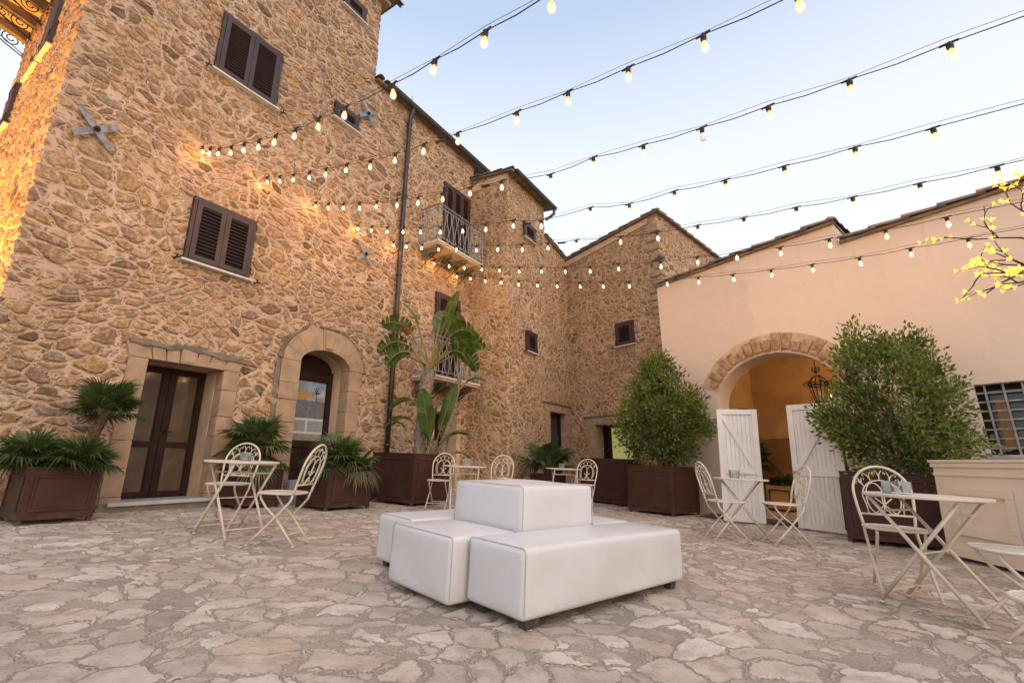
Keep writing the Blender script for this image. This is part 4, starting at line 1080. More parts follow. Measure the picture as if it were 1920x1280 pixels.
def palm(label, x, y, z, trunk_h, n, pet, rad_, seed, lean=(0, 0), dry=0, el0=75, el1=-15, tr=.07, name='fan_palm', **kw):
    R = random.Random(seed)
    t = thing(name, label, 'palm', None, Matrix.Translation((x, y, z)))
    bl, stx, dr = MB(), MB(), MB()
    top = Vector((lean[0], lean[1], trunk_h))
    tk = MB(); pts = []; rs = []
    for i in range(9):
        f = i / 8; pts.append((lean[0] * f ** 1.3, lean[1] * f ** 1.3, -.06 + (trunk_h + .06) * f)); rs.append(tr * (1.0 + .12 * math.sin(i * 2.6)) * (1 if i else .9))
    tk.tube(pts, rs, 9)
    for i in range(int(55 * max(.3, trunk_h))):    # old leaf bases
        f = R.random(); a = R.uniform(0, 2 * PI); c = Vector((lean[0] * f ** 1.3, lean[1] * f ** 1.3, trunk_h * f)); o_ = Vector((math.cos(a), math.sin(a), 0))
        tk.tube([c + o_ * tr * .8, c + o_ * tr * 1.15 + Vector((0, 0, .05)), c + o_ * tr * R.uniform(1.2, 1.6) + Vector((0, 0, .09))], [.02, .014, .004], 4)
    tk.build('trunk', M['palm_bark'], t)
    palm_crown(bl, stx, top, n, pet, rad_, R, el0, el1, **kw)
    bl.build('fronds', M['palm_leaf'], t); stx.build('stalks', M['stalk'], t)
    if dry:
        s2 = MB()
        for i in range(dry):
            a = R.uniform(0, 2 * PI); el = rad(R.uniform(-10, 25)); d = Vector((math.cos(a) * math.cos(el), math.sin(a) * math.cos(el), math.sin(el)))
            fan_leaf(dr, s2, top, d, pet * .8, rad_ * .9, nb=30, droop=.9, w=.012, R=R)
        dr.build('dry_fronds', M['palm_dry'], t)
    return t
def gp(x, y, dz=0): return gz(x, y) + dz
palm('small palm with a scaly trunk in the far left planter', -5.10, 5.62, gp(-4.7, 5.6, .46), .76, 15, .22, .32, 11, (.12, .10), tr=.05, el0=72, el1=-8, w=.014, nb=34, droop=.05)
palm('low bushy palm clump at the left end of the far left planter', -5.22, 5.28, gp(-5, 5.4, .46), .12, 18, .16, .36, 12, (-.05, -.05), el0=75, el1=14, tr=.05, w=.014, nb=34)
palm('low bushy palm clump at the right end of the far left planter', -4.95, 5.47, gp(-4.6, 5.5, .46), .12, 17, .15, .35, 13, (.06, -.06), el0=72, el1=10, tr=.05, w=.014, nb=34)
palm('dark green bushy palm with orange core behind the left table', -4.03, 7.50, gp(-3.8, 7.6, .45), .40, 19, .30, .40, 14, (0, -.05), el0=78, el1=-30, tr=.09, w=.017, nb=34)
palm('low palm beside the arched door with drooping grassy fronds', -2.82, 7.80, gp(-2.5, 7.8, .47), .20, 18, .24, .44, 15, (0, -.05), el0=75, el1=-5, tr=.07, w=.015, nb=34)
palm('pale drooping grassy clump hanging over the right edge of the planter by the arched door', -2.62, 7.92, gp(-2.2, 7.8, .47), .12, 6, .20, .38, 16, (.05, -.08), dry=10, el0=60, el1=5, tr=.05, name='grass_clump', w=.012, nb=34)
palm('fan palm with a few very large round leaves in front of the wing door', .85, 11.75, gp(1, 11.5, .44), .25, 9, .48, .56, 17, (0, 0), el0=66, el1=5, tr=.09, w=.036, nb=30, span=290)
palm('palm with feathery top growing inside the gateway', 5.75, 11.25, gp(5.8, 11.2, 0), 1.02, 14, .25, .42, 18, (-.1, 0), el0=72, el1=-20, tr=.05, w=.024)
palm('low green clump in the gold planter inside the gateway', 5.97, 10.86, gp(5.9, 10.9, .42), .06, 12, .12, .30, 19, (.05, 0), el0=65, el1=0, tr=.05, w=.022)

def bay_tree(label, x, y, z, rx, ry, zc, rz, seed, tips, per, shape=None, ls=.055, extra=()):
    R = random.Random(seed)
    t = thing('bay_tree', label, 'tree', None, Matrix.Translation((x, y, z)))
    tk = MB(); lf = MB(); cl = []
    tries = 0
    while len(cl) < tips and tries < 20000:
        tries += 1
        d = Vector((R.gauss(0, 1), R.gauss(0, 1), R.gauss(0, 1))).normalized()
        r = R.uniform(.22, 1.0) ** .5
        lump = 1 + .34 * mnoise.noise(d * 1.7 + Vector((seed, 0, 0))) + .12 * mnoise.noise(d * 4.1 + Vector((0, seed, 0)))
        p = Vector((d.x * rx, d.y * ry, d.z * rz)) * r * lump
        tz = p.z / rz
        s = shape(tz) if shape else 1.0
        p.x *= s; p.y *= s
        if mnoise.noise(p * 2.3 + Vector((seed, seed, 0))) < -.18: continue
        cl.append(p + Vector((0, 0, zc)))
    for (c0, r0, n0) in extra:
        for i in range(n0): cl.append(Vector(c0) + Vector((R.gauss(0, 1), R.gauss(0, 1), R.gauss(0, 1))).normalized() * r0 * R.random() ** .4)
    stems = []
    for i in range(7):
        a = i * 2 * PI / 7 + R.uniform(-.3, .3); r0 = R.uniform(.05, .16)
        pts = [Vector((math.cos(a) * r0, math.sin(a) * r0, -.06))]
        for k in range(1, 6):
            f = k / 5; pts.append(Vector((math.cos(a) * (r0 + rx * .5 * f ** 1.3) + R.uniform(-.04, .04), math.sin(a) * (r0 + ry * .5 * f ** 1.3) + R.uniform(-.04, .04), f * (zc + rz * .4))))
        tk.tube(pts, [.034, .029, .023, .018, .013, .007], 6); stems.append(pts)
    for c in cl:
        best = min((q for s in stems for q in s[1:]), key=lambda q: (q - c).length + (.5 if q.z > c.z else 0))
        m_ = (best + c) / 2 + Vector((R.uniform(-.05, .05), R.uniform(-.05, .05), R.uniform(-.06, .02)))
        tk.tube([best, m_, c], [.008, .005, .003], 4, cap=False)
        ax = (c - Vector((0, 0, zc - rz * .4))).normalized()
        for k in range(per):
            o_ = Vector((R.gauss(0, 1), R.gauss(0, 1), R.gauss(0, 1))) * .062
            b = c + o_ + ax * R.uniform(-.06, .07)
            d = (o_.normalized() * .8 + ax * .6 + Vector((R.uniform(-.4, .4), R.uniform(-.4, .4), R.uniform(-.3, .5)))).normalized()
            L = ls * R.uniform(.7, 1.25); sd = d.cross(Vector((R.uniform(-1, 1), R.uniform(-1, 1), R.uniform(-1, 1)))).normalized() * L * .24; nn = sd.cross(d).normalized() * L * .09
            lf.add([b, b + d * L * .5 + sd + nn, b + d * L - nn, b + d * L * .5 - sd + nn], [(0, 1, 2), (0, 2, 3)])
    tk.build('trunk', M['bark'], t); lf.build('foliage', M['bay_leaf'], t)
    return t
bay_tree('large bay tree with an egg shaped crown left of the gateway', 2.96, 9.22, gp(2.9, 9.2, .74), .88, .88, 1.12, 1.10, 5, 430, 30,
         shape=lambda q: 1.0 if q < -.1 else max(.42, 1.0 - .50 * (q + .1)), ls=.074)
bay_tree('broad leafy bay tree between the gateway and the cream counter', 5.30, 6.44, gp(5.0, 6.5, .77), .84, .86, .86, 1.24, 9, 350, 28, extra=[((-.76, .15, .80), .25, 30), ((-.55, .1, .62), .24, 22), ((.50, -.2, .55), .26, 14), ((.40, 0, .55), .3, 24), ((0, 0, .55), .35, 26), ((.25, 0, 1.75), .32, 26), ((-.2, 0, 1.75), .3, 24)],
         shape=lambda q: 1.06 - .10 * (q + 1), ls=.068)

# --- banana plant: built leaf by leaf
ban = thing('banana_plant', 'tall banana plant with big torn leaves and two bare trunks by the drainpipe', 'plant', None, Matrix.Translation((-1.82, 9.02, gp(-1.8, 9.0, .78))))
RB = random.Random(77); blv, bst, btk = MB(), MB(), MB()
def ban_trunk(pts, rs):
    btk.tube(pts, rs, 12)
    P = [Vector(q) for q in pts]
    for i in range(len(P) - 1):
        for k in range(9):
            f = R0.random(); c = P[i].lerp(P[i + 1], f); a = R0.uniform(0, 6.28); rr = rs[i] + (rs[i + 1] - rs[i]) * f
            o_ = Vector((math.cos(a), math.sin(a), 0))
            btk.tube([c + o_ * rr * .9, c + o_ * rr * 1.06 + Vector((R0.uniform(-.03, .03), 0, .09)), c + o_ * rr * 1.0 + Vector((R0.uniform(-.05, .05), 0, .2))], [.022, .02, .006], 5)
ban_trunk([(.0, .3, -.05), (.0, .28, .5), (.04, .25, 1.0), (.12, .2, 1.55), (.18, .15, 1.75)], [.115, .105, .105, .125, .11])
ban_trunk([(.42, .2, -.05), (.52, .2, .45), (.66, .15, 1.0), (.74, .12, 1.5)], [.10, .075, .06, .05])
ban_trunk([(.28, .25, -.05), (.30, .25, .35)], [.08, .06])
def ban_leaf(base, d0, pet, L, W, bend=.6, roll=0.0, torn=.5, seg=8, st_r=.018):
    """arching blade with a midrib, two halves and torn edges"""
    base = Vector(base); d = Vector(d0).normalized()
    p = base.copy(); pts = [p.copy()]
    for k in range(4):
        d = (d + Vector((0, 0, -bend * .035))).normalized(); p = p + d * (pet / 4); pts.append(p.copy())
    rib = [p.copy()]; dirs = [d.copy()]
    for k in range(seg):
        d = (d + Vector((0, 0, -bend * 1.15 / seg))).normalized(); p = p + d * (L / seg); rib.append(p.copy()); dirs.append(d.copy())
    bst.tube(pts + rib[1:], [st_r] * len(pts) + [st_r * (1 - .9 * (k + 1) / seg) for k in range(seg)], 6)
    for sgn in (1, -1):
        n = seg
        for k in range(n):
            f0, f1 = k / n, (k + 1) / n
            def wd(f): return W * (math.sin(PI * min(1, f * .92 + .05)) ** .55)
            s0 = dirs[k].cross(Vector((0, 0, 1))); s0 = (s0.normalized() if s0.length > .05 else Vector((1, 0, 0)))
            nn = s0.cross(dirs[k]).normalized()
            Rm = Matrix.Rotation(roll, 3, dirs[k]); s0 = Rm @ s0; nn = Rm @ nn
            cup = .16
            j0 = wd(f0) * RB.uniform(.95, 1.04); j1 = wd(f1) * RB.uniform(.95, 1.04)
            dr = -torn * .18 * RB.random()
            a0, a1 = rib[k], rib[k + 1]
            gap = .0 if RB.random() > torn * .22 else .35
            b0 = a0 + s0 * sgn * j0 + nn * cup * j0 * .4 + dirs[k] * j0 * .18 + Vector((0, 0, dr * j0))
            b1 = a1.lerp(a0, gap) + s0 * sgn * j1 + nn * cup * j1 * .4 + dirs[k] * j1 * .18 + Vector((0, 0, dr * j1))
            m0 = (a0 + b0) / 2 + nn * .02; m1 = (a1.lerp(a0, gap * .5) + b1) / 2 + nn * .02
            q = [(0, 1, 2, 3), (3, 2, 5, 4)] if sgn > 0 else [(3, 2, 1, 0), (4, 5, 2, 3)]
            blv.add([a0, a1, m1, m0, b0, b1], q)
CR = (.17, .15, 1.76)
for d0, pet, L, W, bend, roll, torn in (
    ((-.42, -.1, .9), .95, .80, .21, 1.5, .9, .7), ((-.62, -.1, .78), .80, .75, .22, 1.9, .8, .7), ((-.25, -.2, .95), 1.05, .62, .19, 1.0, -.7, .7), ((-.55, -.25, .6), .55, .75, .21, 2.0, .9, .6),
    ((.30, -.15, 1.0), .85, 1.10, .22, .35, 1.2, .4), ((.62, -.1, .80), .75, .90, .26, 1.5, -.6, .6), ((.48, -.25, .88), .85, .85, .25, 1.7, -.9, .6), ((.40, -.3, .95), 1.0, .6, .2, 1.4, -1.0, .6), ((.7, -.3, .7), .6, .7, .22, 1.9, -.9, .6),
    ((.78, .0, .62), .70, .70, .24, 2.1, -.7, .6), ((.1, .25, 1.0), .95, .8, .21, .8, .8, .5), ((-.72, .15, .62), .60, .62, .19, 2.1, -.6, .7), ((.55, .3, .8), .8, .75, .23, 1.4, -.8, .6)):
    ban_leaf(CR, d0, pet * .88, L * .84, W * .92, bend, roll, torn)
ban_leaf((.74, .12, 1.45), (-.02, -.1, 1), .55, .85, .12, .45, 1.0, .9); ban_leaf((.74, .12, 1.3), (.5, 0, .6), .25, .40, .10, 1.2, 0, .4)
for b_, d0, pet, L, W, bend, roll in (((.25, .1, .1), (-.1, -.15, 1), .30, .95, .17, .45, 1.0), ((.3, .1, .1), (.28, -.1, 1), .45, .95, .16, .3, 1.3), ((.2, 0, .05), (.14, -.2, .9), .2, .75, .16, .5, .8),
    ((.35, .1, .1), (.5, -.1, .85), .30, .55, .14, 1.2, .2), ((0, .2, .55), (-.6, -.1, .8), .25, .60, .13, 1.8, .2), ((-.1, .1, 0), (-.25, 0, 1), .62, .30, .12, 2.2, 0), ((.02, .25, 1.0), (-.6, 0, .5), .25, .5, .12, 1.5, .3),
    ((.4, .1, .0), (.8, -.1, .35), .35, .30, .10, 1.0, 0), ((.4, .1, .3), (.75, -.1, .5), .3, .45, .10, 1.0, .2)):
    ban_leaf(b_, d0, pet, L, W, bend, roll, .25, st_r=.012)
btk.build('trunk', M['banana_bark'], ban); blv.build('leaves', M['banana_leaf'], ban); bst.build('stalks', M['stalk'], ban)
fl_ = MB(); fl_.tube([(-.25, -.05, 2.42), (-.30, -.08, 2.52), (-.36, -.10, 2.66)], [.05, .07, .02], 7); fl_.build('withered_bract', simple('rust_bract', (.16, .05, .025), .8), ban)

# ================================================================== BISTRO CHAIRS AND TABLES
def arc(cx, cz, a, b, t0, t1, n, yf): return [(cx + a * math.cos(t0 + (t1 - t0) * i / n), yf(cz + b * math.sin(t0 + (t1 - t0) * i / n)), cz + b * math.sin(t0 + (t1 - t0) * i / n)) for i in range(n + 1)]
def make_chair(label):
    t = thing('folding_chair', label, 'chair', 'cream wrought iron folding chairs')
    W = .182
    by = lambda z: -.165 - .30 * max(0, z - .45) + (.0 if z > .45 else 0)      # backrest plane
    # hoop and curls
    h = MB(); r = .0105
    side_pts = [(.47), (.52), (.58), (.66)]
    def hw(z): return W - .018 + .030 * math.sin(min(1, max(0, (z - .45) / .28)) * PI / 2)
    zs_ = [.44, .49, .54, .60, .66, .70]
    left = [(-hw(z), by(z), z) for z in zs_]; rightp = [(hw(z), by(z), z) for z in zs_[::-1]]
    top = arc(0, .70, hw(.70), .205, PI, 0, 16, by)[1:-1]
    h.tube(left + top + rightp, r, 7)
    bk_ = h.build('backrest', M['chair'], t, smooth=True)
    la = MB(); rr = .0046
    la.tube([(-hw(.53), by(.53), .53), (hw(.53), by(.53), .53)], .008, 6)
    la.tube(arc(0, .665, W * .74, .130, PI * 1.0, 0, 16, by), rr + .001, 5)
    la.tube([(-W * .74, by(.665), .665), (-W * .66, by(.60), .60), (-W * .62, by(.53), .53)], rr, 5); la.tube([(W * .74, by(.665), .665), (W * .66, by(.60), .60), (W * .62, by(.53), .53)], rr, 5)
    for cxx in (-.052, .052):      # two tall interlaced loops
        la.tube([(cxx + .060 * math.cos(2 * PI * i / 20), by(.655 + .118 * math.sin(2 * PI * i / 20)), .655 + .118 * math.sin(2 * PI * i / 20)) for i in range(20)], rr, 5, closed=True)
    la.tube([(-.075, by(.53), .53), (.0, by(.605), .605), (.055, by(.655), .655)], rr, 5); la.tube([(.075, by(.53), .53), (.0, by(.605), .605), (-.055, by(.655), .655)], rr, 5)
    for a in (35, 63, 90, 117, 145):
        c, s = math.cos(rad(a)), math.sin(rad(a))
        p0 = Vector((W * .74 * c, 0, .66 + .135 * s)); p1 = Vector((hw(.7) * c, 0, .70 + .205 * s)); d = p1 - p0; pe = Vector((-d.z, 0, d.x)).normalized()
        f3 = lambda q: (q.x, by(q.z), q.z)
        if a in (35, 145): la.tube([f3(p0), f3(p1)], rr, 5)
        else: la.tube([f3(p0), f3(p0 + d * .45)], rr * .9, 5)
        for sg in (1, -1):
            la.tube([f3(p0 + d * .25), f3(p0 + d * .55 + pe * sg * .010), f3(p0 + d * .72 + pe * sg * .026), f3(p0 + d * .60 + pe * sg * .038), f3(p0 + d * .50 + pe * sg * .030)], rr * .8, 5)
    la.build('lattice', M['chair'], bk_, smooth=True)
    for sx in (-1, 1):
        x0 = sx * (W - .018)
        f = MB(); f.tube([(x0, by(.44), .45), (x0, -.145, .385), (x0, -.085, .315), (x0, -.02, .24), (x0, .10, .11), (x0, .205, 0.008)], .0105, 7); f.lathe([(.016, 0), (.016, .010)], 7, Matrix.Translation((x0, .207, -.004)))
        f.build('leg', M['chair'], t, smooth=True)
        x1 = sx * (W - .042)
        f = MB(); f.tube([(x1, .165, .445), (x1, .150, .40), (x1, .095, .33), (x1, -.02, .235), (x1, -.12, .12), (x1, -.215, .008)], .0105, 7); f.lathe([(.016, 0), (.016, .010)], 7, Matrix.Translation((x1, -.217, -.004)))
        f.build('leg', M['chair'], t, smooth=True)
    for (y, z, w_) in ((.125, .085, W - .018), (-.14, .095, W - .042)):
        MB().tube([(-w_, y, z), (w_, y, z)], .007, 6).build('stretcher', M['chair'], t)
    # seat: rounded square of punched sheet with rolled rim
    n = 28; e = 2.9
    ring = []
    for i in range(n):
        a = 2 * PI * i / n; c, s = math.cos(a), math.sin(a); k_ = (abs(c) ** e + abs(s) ** e) ** (-1 / e)
        ring.append((c * k_ * .192, s * k_ * .195 + .02))
    sm = MB(); sm.add([(x, y, .455) for x, y in ring] + [(x, y, .447) for x, y in ring], [tuple(range(n)), tuple(range(2 * n - 1, n - 1, -1))])
    so = sm.build('seat', M['seat'], t)
    MB().tube([(x * 1.01, y * 1.01, .450) for x, y in ring], .0095, 6, closed=True).build('seat_rim', M['chair'], so, smooth=True)
    return t
def make_table(label):
    t = thing('bistro_table', label, 'table', 'round cream folding tables')
    R = .35
    tp = MB(); tp.lathe([(R - .012, .695), (R, .699), (R, .712), (R - .006, .716), (R - .02, .714), (.001, .715)], 40); tp.build('tabletop', M['chair'], t)
    for sg, xw in ((1, .215), (-1, .190)):
        for sx in (-1, 1):
            l = MB(); l.tube([(sx * xw, -.245 * sg, .69), (sx * xw, .27 * sg, .008)], .0125, 7); l.lathe([(.019, 0), (.019, .012)], 8, Matrix.Translation((sx * xw, .27 * sg, -.004))); l.build('leg', M['chair'], t, smooth=True)
        yz = lambda z: -.245 * sg + .515 * sg * (.69 - z) / .682
        for z in (.60, .075): MB().tube([(-xw, yz(z), z), (xw, yz(z), z)], .008, 6).build('stretcher', M['chair'], t)
    MB().tube([(-.215, 0.012, .352), (.215, 0.012, .352)], .006, 6).build('pivot_rod', M['chair'], t)
    br_ = MB(); br_.box((-.22, -.26, .683), (.22, -.235, .694)); br_.box((-.22, .235, .683), (.22, .26, .694)); br_.build('underframe', M['chair'], t)
    return t
def place(o, x, y, yaw): o.matrix_basis = on_ground(x, y, yaw)
chairs = [
    (-3.25, 5.52, face(.10, -1), 'cream chair behind the far left table, facing the camera'),
    (-2.19, 4.66, face(-1, .06), 'cream chair seen from the side at the right of the far left table'),
    (-1.27, 8.30, face(-.08, -1), 'cream chair in front of the large banana planter'),
    (-.26, 7.95, face(-.25, -1), 'cream chair whose arched back shows just above the tall white block'),
    (1.27, 8.85, face(-.42, -.9), 'cream chair with narrow back at the right behind the tall white block'),
    (2.60, 6.05, face(1, .02), 'cream chair facing right at the left of the gateway table'),
    (3.27, 5.97, face(-1, .08), 'cream chair facing left in front of the right white door panel'),
    (2.90, 3.80, face(-.45, -.9), 'cream chair with a clear view of its lattice back behind the near right table'),
    (2.90, 2.88, face(-.92, .40), 'cream chair cut by the right edge of the picture, turned to the near right table'),
    (1.88, 1.64, face(-.97, .22), 'cream chair of which only the front seat corner shows at the lower right edge')]
ch0 = make_chair(chairs[0][3])
for i, (x, y, yw, lb) in enumerate(chairs):
    o = ch0 if i == 0 else copy_tree(ch0)
    place(o, x, y, yw); o['label'] = lb
tables = [
    (-2.85, 5.02, rad(58), 'round cream table at the far left in front of the house door'),
    (-.80, 7.70, rad(8), 'round cream table partly hidden by the left end of the tall white block'),
    (.98, 9.55, rad(4), 'round cream table farthest from the camera, by the wide fan palm'),
    (3.08, 6.62, rad(65), 'round cream table in front of the left white door panel'),
    (2.83, 3.40, rad(209), 'large near round cream table on the right beside the counter')]
tb0 = make_table(tables[0][3])
for i, (x, y, yw, lb) in enumerate(tables):
    o = tb0 if i == 0 else copy_tree(tb0)
    place(o, x, y, yw); o['label'] = lb
def top_at(x, y, yaw=0): return on_ground(x, y, yaw, .7165)
def square_glass(label, x, y, yaw, w=.11, h=.085):
    t = thing('candle_glass', label, 'candle holder', 'glass candle holders on the tables', top_at(x, y, yaw))
    g = MB(); th = .006
    g.box((-w / 2, -w / 2, 0), (w / 2, w / 2, .012)); g.box((-w / 2, -w / 2, .012), (w / 2, -w / 2 + th, h)); g.box((-w / 2, w / 2 - th, .012), (w / 2, w / 2, h)); g.box((-w / 2, -w / 2 + th, .012), (-w / 2 + th, w / 2 - th, h)); g.box((w / 2 - th, -w / 2 + th, .012), (w / 2, w / 2 - th, h))
    g.build('glass', M['tumbler'], t); MB().lathe([(.018, .013), (.018, .03), (.002, .031)], 10).build('tea_light', M['sill'], t)
def round_glass(label, x, y, r=.05, h=.085):
    t = thing('candle_glass', label, 'candle holder', 'glass candle holders on the tables', top_at(x, y))
    g = MB(); k = 16
    prof = [(r * .80, 0), (r * .84, .01), (r, h)]; inner = [(r - .005, h), (r * .80 - .004, .014), (.001, .014)]
    g.lathe(prof + inner, k); 
    for j in range(k): g.tube([(r * .82 * math.cos(2 * PI * j / k), r * .82 * math.sin(2 * PI * j / k), .005), (r * 1.0 * math.cos(2 * PI * j / k), r * 1.0 * math.sin(2 * PI * j / k), h)], .0035, 4)
    g.build('glass', M['tumbler'], t); MB().lathe([(.018, .016), (.018, .03), (.002, .031)], 10).build('tea_light', M['sill'], t)
round_glass('ribbed glass tumbler on the far left table', -2.80, 5.02, .062, .085)
square_glass('clear square candle glass on the table left of the tall white block', -.72, 7.72, .2, .14, .12)
round_glass('small glass tumbler on the farthest table', .98, 9.55, .065, .09)
round_glass('ribbed glass on the table by the white door panels', 3.04, 6.62, .07, .11)
square_glass('square glass candle holder on the large near right table', 2.70, 3.42, .5, .13, .085)

# ================================================================== WHITE DOOR PANELS, MAT, COUNTER
def door_panel(label, x, y, dirn, w, h, mirror, latch):
    t = thing('white_door_panel', label, 'door panel', 'white plank door panels in front of the gateway', on_ground(x, y, yaw_x(dirn)))
    pk = MB(); n = int(w / .058); pw = w / n
    for i in range(n): pk.box((i * pw + .0018, .0, .025), ((i + 1) * pw - .0018, .022, h - .01))
    pk.build('planks', M['white_paint'], t)
    f = MB(); s = .085; y0, y1 = -.022, -.0012
    f.box((0, y0, .02), (s, y1, h)); f.box((w - s, y0, .02), (w, y1, h)); f.box((s + .001, y0, .02), (w - s - .001, y1, .02 + s)); f.box((s + .001, y0, h - s), (w - s - .001, y1, h)); f.box((s + .001, y0, h * .42), (w - s - .001, y1, h * .42 + s))
    f.build('frame', M['white_paint'], t, bevel=.003)
    d = MB(); a, b = s + .004, w - s - .004
    up_ = ((a, h - s - .02), (b, h * .42 + s + .02)) if not mirror else ((b, h - s - .02), (a, h * .42 + s + .02))
    lo_ = ((b, h * .42 - .02), (a, .02 + s + .02)) if not mirror else ((a, h * .42 - .02), (b, .02 + s + .02))
    for (p, q) in (up_, lo_): d.bar((p[0], -.011, p[1]), (q[0], -.011, q[1]), .075, .018, (0, -1, 0))
    d.build('brace', M['white_paint'], t)
    for xx in (.02, w - .10): MB().box((xx, -.09, -.018), (xx + .08, .11, .019)).build('foot_plate', M['iron_grey'], t)
    if latch: MB().box((.0, -.034, h * .42 + .02), (.11, -.0225, h * .42 + .065)).box((.03, -.045, h * .42 + .026), (.05, -.032, h * .42 + .044)).build('bolt_latch', M['iron_grey'], t)
door_panel('left of the two white plank door panels standing before the arch', 3.44, 8.06, az(108), .62, 1.82, False, False)
door_panel('right white plank door panel with a small latch before the arch', 4.33, 7.50, az(146), .72, 1.86, True, True)
m_ = MB(); 
mo = MB().box((0, 0, 0), (1.55, .75, .016)).build('doormat', M['mat_brown'], None, bevel=.004); mo.matrix_basis = on_ground(3.30, 8.75, yaw_x(az(128)), -.002)
tag(mo, 'flat dark brown mat on the paving under the white door panels', 'mat')

cdir = az(186)
ct = thing('bar_counter', 'cream panelled bar counter at the right edge of the courtyard', 'counter', None, on_ground(4.80, 5.55, yaw_x(cdir)))
cb = MB(); CL, CDp, CH = 2.6, .62, 1.0
cb.box((0, .0, .03), (CL, CDp, CH)); cb.build('body', M['cream'], ct, bevel=.004)
c2 = MB(); c2.box((-.03, -.03, CH + .001), (CL + .03, CDp + .03, CH + .03)); c2.box((-.018, -.018, CH - .05), (CL + .018, CDp + .018, CH - .001)); c2.build('counter_top', M['cream'], ct, bevel=.004)
c3 = MB()
for x0 in (.20, 1.28):
    x1 = x0 + .74; z0, z1 = .26, .74; w_ = .075
    for (a, b) in (((x0, z0), (x1, z0 + w_)), ((x0, z1 - w_), (x1, z1)), ((x0, z0 + w_ + .001), (x0 + w_, z1 - w_ - .001)), ((x1 - w_, z0 + w_ + .001), (x1, z1 - w_ - .001))): c3.box((a[0], -.030, a[1]), (b[0], -.001, b[1]))
    for (a, b) in (((x0 + w_, z0 + w_), (x1 - w_, z0 + w_ + .018)), ((x0 + w_, z1 - w_ - .018), (x1 - w_, z1 - w_))): c3.box((a[0], -.018, a[1]), (b[0], -.0005, b[1]))
c3.box((0, -.014, .86), (CL, -.001, .885)); c3.box((.0, -.014, .03), (CL, -.001, .12))
c3.build('panel_moulding', M['cream'], ct, bevel=.004)

# ================================================================== LANTERN in the arch
ln = thing('hanging_lantern', 'black wrought iron lantern hanging under the gateway arch', 'lantern', None, SF @ Matrix.Translation((2.66, .9, 1.95)))
lm = MB(); k = 6
hx = lambda r, z, j: (r * math.cos(PI / 3 * j), r * math.sin(PI / 3 * j), z)
for j in range(k):
    lm.tube([hx(.085, 0, j), hx(.165, .36, j)], .010, 5)
    for (r, z) in ((.085, 0), (.165, .36), (.155, .30)): lm.tube([hx(r, z, j), hx(r, z, j + 1)], .010, 5)
    lm.tube([hx(.165, .36, j), hx(.09, .46, j), hx(.03, .50, j)], .009, 5)
    c_ = Vector(hx(.205, .335, j)); sc = Matrix.Translation(c_) @ Matrix.Rotation(PI / 3 * j, 4, 'Z'); scroll(lm, sc, 1.4, .055, .007)
    lm.tube([hx(.02, .55, j), hx(.07, .60, j), hx(.055, .66, j)], .007, 4)
lm.lathe([(.09, -.02), (.09, 0), (.02, -.05)], 6); lm.tube([(0, 0, .50), (0, 0, .80)], .008, 5)
lm.build('iron_cage', M['iron'], ln)
MB().tube([(0, 0, .02), (0, 0, .20)], .022, 8).build('candle_tube', M['cream'], ln)
ch_ = MB()
for i in range(9): ch_.tube([(.008 * math.cos(2 * PI * j / 6) if i % 2 else 0, 0 if i % 2 else .008 * math.cos(2 * PI * j / 6), .80 + .1 * i + .06 * math.sin(2 * PI * j / 6)) for j in range(6)], .003, 4, closed=True)
ch_.build('chain', M['iron'], ln)

# ================================================================== STRING LIGHTS
SA = az(129.5)
bulb_me = MB(); bulb_me.lathe([(.012, .0), (.016, -.012), (.023, -.032), (.0268, -.051), (.023, -.070), (.010, -.081), (.001, -.084)], 8); bulb_mesh = bulb_me.mesh('bulb', True); bulb_mesh.materials.append(M['bulb'])
fil = MB(); fil.lathe([(.001, -.030), (.008, -.036), (.0125, -.052), (.009, -.068), (.001, -.072)], 6)
hot = bulb_me.mesh('bulb', True)
for _m in (M['bulb'], M['filament']): hot.materials.append(_m)
_bm = bmesh.new(); _bm.from_mesh(hot); _n0 = len(_bm.faces); _bm.from_mesh(fil.mesh('filament', True)); _bm.faces.ensure_lookup_table()
for _f in _bm.faces[_n0:]: _f.material_index = 1
_bm.to_mesh(hot); _bm.free(); hot.shade_smooth(); bulb_mesh = hot
dead_mesh = bulb_me.mesh('bulb', True); dead_mesh.materials.append(M['dead_bulb'])
hold = MB(); hold.lathe([(.012, .012), (.020, .004), (.021, -.030), (.016, -.048), (.001, -.049)], 8); hold.tube([(-.05, 0, .006), (.05, 0, .006)], .009, 6); hold_mesh = hold.mesh('bulb_holder', True); hold_mesh.materials.append(M['iron'])
